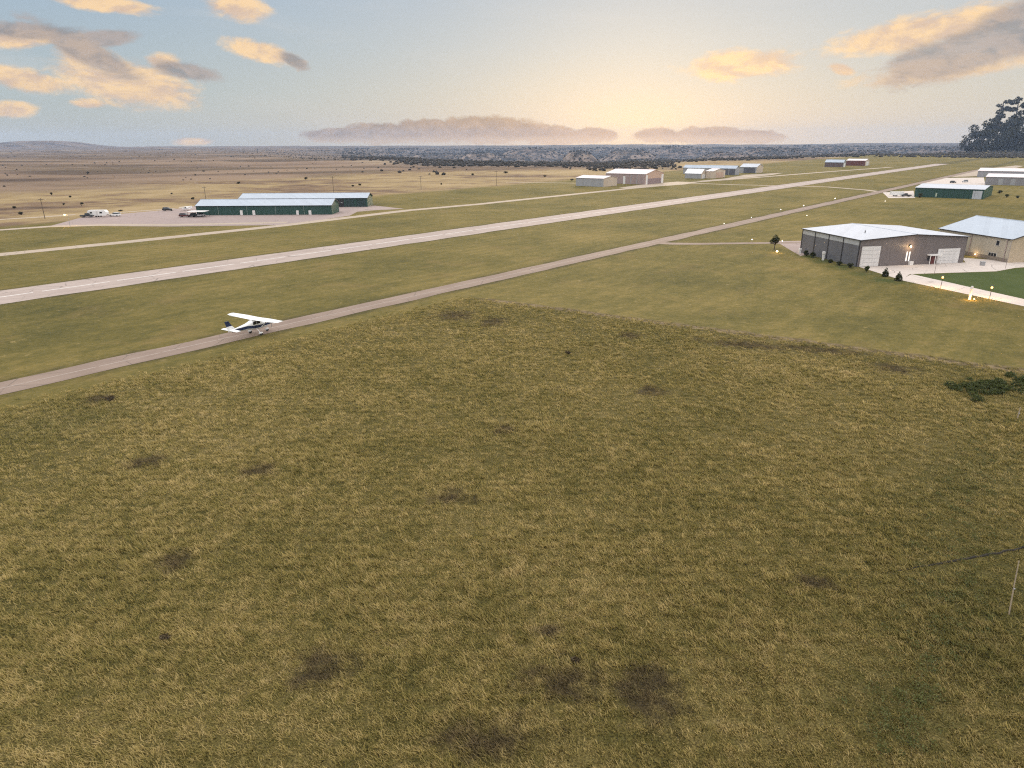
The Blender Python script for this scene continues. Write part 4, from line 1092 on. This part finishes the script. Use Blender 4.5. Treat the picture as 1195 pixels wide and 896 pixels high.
grp = 'shrubs dotted over the tan prairie'
for (lab, px, py, w, h_) in (
    ('dark shrub on the prairie at far left, left of the utility pole', 17, 243, 3.0, 1.8),
    ('grey green low shrub close to the left of the utility pole', 25, 250.5, 4.2, 1.9),
    ('upright dark shrub above the utility pole on the prairie', 60.5, 227.5, 3.0, 2.4),
    ('dark round shrub above the street lamp on the prairie', 82, 230.3, 2.8, 1.8),
    ('dark pointed shrub between the street lamp and the camper trailer', 95.6, 240.3, 2.8, 2.6),
    ('small brownish shrub just above the street lamp', 74.3, 239.3, 2.2, 1.4),
    ('low dark shrub right behind the white car', 141, 246.3, 3.0, 1.2),
    ('flat dark shrub up the prairie left of the nearer green hangar', 225.5, 232.6, 3.4, 1.8),
    ('lone small shrub high on the prairie above the camper trailer', 200, 226.5, 2.6, 1.2),
    ('paired dark shrub above the nearer green hangar roof', 278, 214.5, 4.5, 2.4),
    ('bushy shrub right of the paired shrub above the green hangars', 357, 209.5, 6.0, 3.2),
    ('dark low shrub right of the thin pole behind the green hangars', 420, 216.5, 4.5, 2.0),
    ('wide low shrub right of the farther green hangar on the prairie', 412, 217.5, 4.0, 1.6),
    ('small shrub below the thin pole right of the green hangars', 515, 215.5, 2.6, 1.8),
    ('dark shrub on tan grass in the middle, left of the pole by the white hangar', 552, 204.5, 6.5, 2.6),
    ('low dark shrub just right of the pole by the white hangar', 590, 202, 7.0, 2.6),
    ('dark shrub left of the low white hangar', 636, 206.2, 5.0, 2.4),
    ('last dark shrub touching the low white hangar on its left', 667, 210.5, 4.5, 2.6)):
    shrub(lab, px, py, w*0.8, h_*0.8, group=grp)
# small tree left of the grey hangar, lit by a lamp at its foot
p = G(903.5, 291.0); r = thing('tree', 'small round tree lit by an orange lamp, left of the grey hangar', 'tree', (p.x, p.y, 0))
mb = MB(); mb.tube((0, 0, -0.1), (0.05, 0, 1.3), 0.16, 0.11)
lim = []
for k in range(7):
    a = k*0.9 + random.uniform(-.2, .2); e = (math.cos(a)*random.uniform(.5, .9), math.sin(a)*random.uniform(.5, .9), random.uniform(2.2, 3.6)); mb.tube((0.05, 0, 1.2), e, 0.08, 0.03, 6); lim.append(e)
mb.build('trunk', M_BARK, r)
leaves('crown', [(e, random.uniform(0.55, 0.8), 0.9) for e in lim] + [((0, 0, 3.6), 0.75, 1.0), ((0.3, 0, 2.6), 0.8, 1), ((-0.4, 0.1, 3.0), 0.7, 1)], 1500, 0.13, M_LEAF, r)
p = G(906.6, 295.2); r = thing('ground_lamp', 'bright orange flood lamp on the grass at the foot of the small tree', 'lamp', (p.x, p.y, 0))
mb = MB(); mb.box(-0.2, -0.15, 0, 0.2, 0.15, 0.25); mb.build('housing', M_TRIM, r)
mb = MB(); mb.ball((0, 0, 0.5), 0.32, 2, (1, 1, 0.85)); mb.build('bulb', M_WARM, r)
lamp_light(r, (0, 0, 1.05), (1, 0.62, 0.2), 260)
g2 = 'planting around the grey hangar'
for (lab, px, py, w, h_, cone) in (
    ('dark bush at the far end of the grey hangar long wall', 940.5, 298.5, 2.0, 1.7, False),
    ('second dark bush along the grey hangar long wall', 948.5, 300.5, 2.0, 1.6, False),
    ('low bush before the third wall panel of the grey hangar', 968.5, 306.5, 1.7, 1.2, False),
    ('low bush before the last wall panel of the grey hangar', 979, 309.5, 1.9, 1.1, False),
    ('bush hugging the near corner of the grey hangar', 992, 312.5, 1.8, 1.3, False),
    ('pale green young shrub at the near garage door', 1011, 317.5, 1.2, 1.7, False),
    ('pointed dark evergreen at the yard edge, left of two', 1032.6, 322.6, 1.6, 2.4, True),
    ('pointed dark evergreen at the yard edge, right of two', 1048.2, 327.6, 1.7, 2.3, True)):
    shrub(lab, px, py, w, h_, M_LEAF if 'pale' not in lab else M_WEED, 500, 'bush', g2, cone, 'bush')
g3 = 'bushes by the right green hangar'
for (lab, px, py, w, h_) in (
    ('bush at the left end of the right green hangar', 1073, 230.8, 4.0, 3.0), ('round bush on grass right of the right green hangar', 1166.5, 225.5, 3.5, 2.0),
    ('tall green bush right of the right green hangar', 1174.5, 230.3, 3.0, 2.4), ('dark small bush nearest the right edge by the green hangar', 1187.5, 231.3, 2.5, 1.8),
    ('dark bush before the low grey hangar, left one', 1164, 214.8, 4.5, 2.4), ('dark bush before the low grey hangar, right one', 1178, 213.8, 4.0, 2.0)):
    shrub(lab, px, py, w, h_, M_LEAF, 300, 'bush', g3, False, 'bush')

# dense green weeds at the right
def weeds():
    cl = []
    for k in range(70):
        px = random.uniform(1104, 1230); py = 452 + random.gauss(0, 5.5) * (0.4 if px < 1118 else 1)
        p = G(px, py); rr = random.uniform(0.35, 0.8)
        cl.append(((p.x, p.y, rr*0.30), rr, 0.6))
    o = leaves('weeds', cl, 9000, 0.12, M_WEED, None); o['kind'] = 'stuff'
weeds()
def sprigs():
    cl = []
    for k in range(420):
        t = random.random(); px = 1168 - 120*t + random.gauss(0, 30); py = 480 + 390*t + random.gauss(0, 14)
        p = G(px, py); rr = random.uniform(0.12, 0.45); cl.append(((p.x, p.y, rr*0.2 + terrain(p.x, p.y) + 0.1), rr, 0.45))
    o = leaves('green_weeds', cl, 7000, 0.06, M_SPRIG, None); o['kind'] = 'stuff'
sprigs()
for (lab, px, py, w) in (('small dark clump of brush low in the left foreground field', 194, 745, 0.8), ('dark tuft of brush in the field below the plane', 130, 467, 1.4), ('dark little bush alone in the middle of the upper field', 663, 412, 1.0), ('dark tuft beside a pale grass tuft in the lower field', 672, 772, 0.7)):
    p = G(px, py); shrub(lab, px, py, w, w*0.5, M_TUFT, 260, 'bush', 'dark tufts in the rough field', False, 'bush', terrain(p.x, p.y))

# scrub over the far brushland: too many to count
def scrub():
    ico = bmesh.new(); bmesh.ops.create_icosphere(ico, subdivisions=1, radius=1.0)
    bv = np.array([v.co[:] for v in ico.verts]); ico.verts.index_update(); bf = np.array([[v.index for v in f.verts] for f in ico.faces]); ico.free()
    pts = []
    while len(pts) < 22000:
        px = random.uniform(-60, 1260); r = 650 * (9.5 ** random.random())
        a = math.atan((px - W0/2)/838); x, y = r*math.sin(a), r*math.cos(a)
        rb, _ = brush_r(x, y)
        n = mn.fractal(Vector((x*0.003, y*0.003, 2.2)), 1.0, 2.1, 3)
        dens = sst(r + n*260, rb - 60, rb + 120) * float(np.interp(px, [250, 360, 520], [0.10, 0.4, 1]))
        if px < 560: dens = max(dens*float(np.interp(px, [150, 420], [0.12, 1])), 0.05*sst(mn.fractal(Vector((x*0.002, y*0.006, 5.5)), 1.0, 2.0, 3), 0.12, 0.4)*sst(r, 750, 1100), 0.010*sst(r, 600, 800))
        if random.random() < dens: pts.append((x, y, r))
    n = len(pts); P = np.array(pts); Z = np.array([terrain(x, y) for x, y, r in pts])
    S = rng.uniform(0.9, 2.6, n) * (0.55 + P[:, 2]/2200) * np.where(W0/2 + 838*P[:, 0]/P[:, 1] < 400, 0.5, 1.0)
    nv = len(bv)
    V = bv[None]*rng.uniform(0.75, 1.25, (n, nv, 1)) * np.stack([S*rng.uniform(.8, 1.5, n), S, S*rng.uniform(0.6, 1.0, n)], 1)[:, None, :]
    V = V + np.stack([P[:, 0], P[:, 1], Z + S*0.4], 1)[:, None, :]
    I = (bf[None] + (np.arange(n)*nv)[:, None, None]).reshape(-1, 3)
    o = np_mesh('scrub', V.reshape(-1, 3), 3, len(I), I, M_SCRUB, np.repeat(rng.uniform(0, 1, n), nv)); o['kind'] = 'stuff'
scrub()

# trees on the bluff at the right edge, dark against the sky
def far_tree(label, px, base_py, top_py, wpx, dist, kind):
    d = ray(px, base_py); d.z = 0; d = d.normalized()*dist
    s = dist*1.06/FPX/0.95
    z = terrain(d.x, d.y) - 1
    h_ = max(12, height_at(Vector((d.x, d.y, 0)), top_py) - z); w = wpx*s
    r = thing('tree', label, 'tree', (d.x, d.y, z), 0, 'dark trees on the bluff at the right')
    mb = MB()
    if kind == 'pine':
        lean = random.uniform(-0.08, 0.05)*h_
        mb.tube((0, 0, 0), (lean, 0, h_*0.95), h_*0.022, h_*0.007)
        cl = []
        for k in range(9):
            f = 0.50 + 0.5*k/8; sd = (-1)**k
            q = (lean*f + sd*w*random.uniform(0.12, 0.34)*(1.15 - f*0.6), random.uniform(-.2, .2)*w, h_*f*0.96)
            mb.tube((lean*f, 0, h_*(f - 0.06)), q, h_*0.007, h_*0.003, 5); cl.append((q, w*random.uniform(0.13, 0.21), 0.6))
        n = 900; sz = w*0.05
    else:
        mb.tube((0, 0, 0), (0, 0, h_*0.6), h_*0.03, h_*0.012)
        cl = []
        for k in range(12):
            a = random.uniform(0, 6.28); q = (math.cos(a)*w*random.uniform(0, .46), math.sin(a)*w*random.uniform(0, .46), h_*random.uniform(0.10, 0.84))
            mb.tube((0, 0, h_*0.12), q, h_*0.012, h_*0.004, 5); cl.append((q, w*random.uniform(0.15, 0.26), 0.8))
        n = 1150; sz = w*0.045
    mb.build('trunk', M_BARK, r)
    leaves('crown', cl, n, sz, M_JUN, r)
D = 2450
far_tree('low dark tree at the left tip of the bluff wood', 1131, 165, 151, 13, D - 40, 'oak')
far_tree('rounded dark tree second from the left tip of the bluff wood', 1140, 165, 143, 16, D - 60, 'oak')
far_tree('broad dark tree below the leaning open pine', 1153, 165, 137, 20, D - 30, 'oak')
far_tree('open leaning tall pine with see through crown on the bluff', 1162, 165, 116, 18, D, 'pine')
far_tree('dark tree filling the gap between the two tall pines', 1168, 165, 138, 18, D - 50, 'oak')
far_tree('tallest ragged pine on the bluff, right of the leaning one', 1182, 165, 112, 18, D + 10, 'pine')
far_tree('big dark tree right below the tallest pine', 1181, 165, 131, 24, D - 70, 'oak')
far_tree('massive dark tree at the right edge of the photo', 1194, 165, 122, 26, D - 20, 'oak')
far_tree('dark low tree in front of the bluff wood near the right edge', 1188, 165, 142, 22, D - 110, 'oak')
far_tree('low dark tree in the front row of the bluff wood, left of middle', 1146, 166, 149, 15, D - 120, 'oak')
far_tree('low dark tree in the front row of the bluff wood, below the pines', 1168, 166, 147, 20, D - 130, 'oak')

# ------------------------------------------------------------------ air
mb = MB(); mb.box(-9800, -9800, -110, 9800, 9800, 190)
m = bpy.data.materials.new('haze'); m.use_nodes = True
t = m.node_tree; t.nodes.clear()
o_ = t.nodes.new('ShaderNodeOutputMaterial'); v_ = t.nodes.new('ShaderNodeVolumePrincipled')
v_.inputs['Color'].default_value = (0.52, 0.69, 1.0, 1); v_.inputs['Density'].default_value = 0.000055; v_.inputs['Anisotropy'].default_value = 0.0
t.links.new(v_.outputs[0], o_.inputs['Volume'])
hz = mb.build('haze', m); hz['kind'] = 'stuff'

# ------------------------------------------------------------------ sky and sun
SUN_AZ = math.degrees(math.atan((742 - 597.5)/838)); SUN_EL = 5.0
wd = bpy.data.worlds.new('World'); scene.world = wd; wd.use_nodes = True
t = wd.node_tree; t.nodes.clear(); N = NT(t)
out = N.node('ShaderNodeOutputWorld')
sky = N.node('ShaderNodeTexSky', sky_type='NISHITA'); sky.sun_disc = False
sky.sun_elevation = rad(SUN_EL); sky.sun_rotation = rad(SUN_AZ); sky.altitude = 900; sky.dust_density = 2.5; sky.air_density = 1.0; sky.ozone_density = 1.5
b1 = N.node('ShaderNodeBackground'); N.put(b1.inputs[0], sky.outputs[0]); b1.inputs[1].default_value = 0.12
tc = N.node('ShaderNodeTexCoord'); Dv = tc.outputs['Generated']
sp = N.node('ShaderNodeSeparateXYZ'); N.put(sp.inputs[0], Dv)
azn = N.m('ARCTAN2', sp.outputs[0], sp.outputs[1])
hyp = N.m('SQRT', N.m('ADD', N.m('MULTIPLY', sp.outputs[0], sp.outputs[0]), N.m('MULTIPLY', sp.outputs[1], sp.outputs[1])))
eln = N.m('ARCTAN2', sp.outputs[2], hyp)
cv = N.node('ShaderNodeCombineXYZ'); N.put(cv.inputs[0], azn); N.put(cv.inputs[1], eln); A = cv.outputs[0]
# thin high veil: pale blue left, cream by the sun, whitish overhead
leftf = N.step(azn, rad(16), rad(-36))
rmp = N.node('ShaderNodeValToRGB'); N.put(rmp.inputs[0], N.m('DIVIDE', eln, rad(90)))
e = rmp.color_ramp.elements
e[0].position = 0.0; e[0].color = (0.70, 0.62, 0.49, 1)
e[1].position = 1.0; e[1].color = (1.95, 1.92, 1.90, 1)
k = e.new(0.035); k.color = (0.66, 0.62, 0.53, 1)
k = e.new(0.075); k.color = (0.59, 0.61, 0.60, 1)
k = e.new(0.125); k.color = (0.53, 0.575, 0.62, 1)
k = e.new(0.28); k.color = (1.95, 1.90, 1.86, 1)
rml = N.node('ShaderNodeValToRGB'); N.put(rml.inputs[0], N.m('DIVIDE', eln, rad(90)))
e = rml.color_ramp.elements
e[0].position = 0.0; e[0].color = (0.50, 0.51, 0.46, 1)
e[1].position = 1.0; e[1].color = (1.95, 1.92, 1.90, 1)
k = e.new(0.04); k.color = (0.46, 0.53, 0.54, 1)
k = e.new(0.12); k.color = (0.36, 0.475, 0.60, 1)
k = e.new(0.28); k.color = (1.95, 1.90, 1.86, 1)
veil = N.mix(leftf, rmp.outputs[0], rml.outputs[0])
def px_ae(px, py):
    d = ray(px, py); return math.atan2(d.x, d.y), math.atan2(d.z, math.hypot(d.x, d.y))
ga, ge = px_ae(748, 150)
gv = N.vm('LENGTH', N.mapping(A, loc=(ga, ge, 0), sc=(0.36, 0.085, 1), kind='TEXTURE'))
glowf = N.m('EXPONENT', N.m('MULTIPLY', N.m('MULTIPLY', gv, gv), -1.0))
veil = N.mix(N.m('MULTIPLY', glowf, 0.28), veil, (0.86, 0.70, 0.52))
gv = N.vm('LENGTH', N.mapping(A, loc=(ga, ge - 0.01, 0), sc=(0.10, 0.030, 1), kind='TEXTURE'))
glowf = N.m('EXPONENT', N.m('MULTIPLY', N.m('MULTIPLY', gv, gv), -1.0))
veil = N.mix(N.m('MULTIPLY', glowf, 0.6), veil, (1.0, 0.78, 0.42))
# clouds by direction
LIT = [(125,5,46,7,4),(278,9,34,12,8),(24,44,40,9,-6),(148,96,66,22,8),(112,74,40,16,24),(190,72,18,8,0),(30,93,46,10,8),(14,128,20,7,0),(102,120,16,5,0),(306,61,36,10,10),
       (864,75,62,15,-3),(1070,38,88,15,-8),(1110,80,80,11,-6),(982,80,14,5,20),(226,165,20,4,0)]
DRK = [(100,60,52,12,28),(30,36,46,8,0),(215,82,34,8,10),(342,70,16,6,25),(1140,58,84,20,-14),(1186,22,42,14,-20),(1075,68,34,8,-10),(120,46,36,7,-10)]
BANK = [(570,152,74,15,1),(500,153,46,13,0),(440,156,48,11,0),(640,157,46,11,4),(395,158,40,8,0),(690,158,32,8,0),(768,158,28,8,0),(830,158,50,9,0),(885,160,28,7,0)]
cn = N.noise(N.vm('MULTIPLY', A, (9, 19, 1)), 1.9, 8, 0.62, 0.6)
A2 = N.vm('ADD', A, (0.004, -0.012, 0))
cnb = N.noise(N.vm('MULTIPLY', A2, (9, 19, 1)), 1.9, 8, 0.62, 0.6)
cn2 = N.noise(N.vm('MULTIPLY', A, (26, 60, 1)), 2.3, 7, 0.65, 0.5)
cn3 = N.noise(N.vm('MULTIPLY', A, (34, 44, 1)), 1.5, 7, 0.62, 0.3)
nz = N.m('ADD', N.m('MULTIPLY', cn, 1.9), N.m('MULTIPLY', cn2, 1.0))
nzb = N.m('ADD', N.m('MULTIPLY', cn3, 1.3), N.m('MULTIPLY', cn2, 0.6))
def cover(lst, lo, hi, nn, mid):
    acc = None
    for (px, py, hw, hh, rot) in lst:
        a, el = px_ae(px, py)
        v = N.vm('LENGTH', N.mapping(A, loc=(a, el, 0), rot=(0, 0, -rad(rot)), sc=(hw/838*1.3, hh/790*1.3, 1), kind='TEXTURE'))
        v = N.m('SUBTRACT', 1.0, v)
        acc = v if acc is None else N.m('MAXIMUM', acc, v)
    acc = N.m('MAXIMUM', acc, -1.2)
    v = N.m('ADD', N.m('MULTIPLY', acc, 1.5), N.m('MULTIPLY', N.m('SUBTRACT', nn, mid), 0.8))
    return N.step(v, lo, hi), v
lit, litv = cover(LIT, 0.02, 0.75, nz, 1.56); drk, _d = cover(DRK, 0.0, 0.75, nz, 1.54); bank, bkv = cover(BANK, 0.03, 0.40, nzb, 1.18)
front = N.step(sp.outputs[1], 0.0, 0.2)
under = N.step(N.m('ADD', N.m('SUBTRACT', cn, cnb), N.m('MULTIPLY', N.m('SUBTRACT', cn2, 0.5), 0.25)), -0.16, 0.13)
lcol = N.mix(under, (0.74, 0.52, 0.37), (1.05, 0.71, 0.37))
dcol = N.mix(under, (0.28, 0.26, 0.265), (0.46, 0.37, 0.33))
bcol = N.mix(N.step(N.m('ADD', cn3, N.m('MULTIPLY', cn, 0.6)), 0.55, 1.05), (0.215, 0.150, 0.110), (0.44, 0.295, 0.190))
bcol = N.mix(N.step(eln, rad(0.75), rad(0.1)), bcol, (0.60, 0.45, 0.31))
veil = N.mix(N.m('MULTIPLY', N.m('MULTIPLY', lit, front), 0.9), veil, lcol)
veil = N.mix(N.m('MULTIPLY', N.m('MULTIPLY', drk, front), 0.85), veil, dcol)
veil = N.mix(N.m('MULTIPLY', N.m('MULTIPLY', bank, front), 0.92), veil, bcol)
# faint streaks of high cloud
st = N.noise(N.vm('MULTIPLY', A, (3, 14, 1)), 1.3, 6, 0.6, 0.4)
veil = N.mix(N.m('MULTIPLY', N.step(st, 0.5, 0.8), 0.25), veil, (0.80, 0.74, 0.68))
b2 = N.node('ShaderNodeBackground'); N.put(b2.inputs[0], veil); b2.inputs[1].default_value = 0.90
ms = N.node('ShaderNodeMixShader'); ms.inputs[0].default_value = 0.94
N.l.new(b1.outputs[0], ms.inputs[1]); N.l.new(b2.outputs[0], ms.inputs[2]); N.l.new(ms.outputs[0], out.inputs[0])

sl = bpy.data.lights.new('sun', 'SUN'); sl.energy = 1.5; sl.angle = rad(9); sl.color = (1.0, 0.78, 0.52)
so = bpy.data.objects.new('sun', sl); COL.objects.link(so)
sd = Vector((math.sin(rad(SUN_AZ))*math.cos(rad(SUN_EL)), math.cos(rad(SUN_AZ))*math.cos(rad(SUN_EL)), math.sin(rad(SUN_EL))))
so.rotation_euler = sd.to_track_quat('Z', 'Y').to_euler(); so.location = (0, -30, 60)

# ------------------------------------------------------------------ camera
cam = bpy.data.cameras.new('camera'); co = bpy.data.objects.new('camera', cam); COL.objects.link(co)
cam.sensor_width = 36; cam.lens = 36*FPX/W0; cam.clip_end = 60000; cam.clip_start = 0.5
M = Matrix((( _R.x, _U.x, -_F.x, 0), (_R.y, _U.y, -_F.y, 0), (_R.z, _U.z, -_F.z, CH), (0, 0, 0, 1)))
co.matrix_world = M
scene.camera = co
vs = scene.view_settings
vs.view_transform = 'Standard'; vs.look = 'None'; vs.exposure = 0.17; vs.gamma = 1.0; vs.use_curve_mapping = False
scene.cycles.use_denoising = False; scene.cycles.filter_width = 1.15
scene.cycles.max_bounces = 5; scene.cycles.diffuse_bounces = 2; scene.cycles.volume_bounces = 0
scene.cycles.transparent_max_bounces = 4
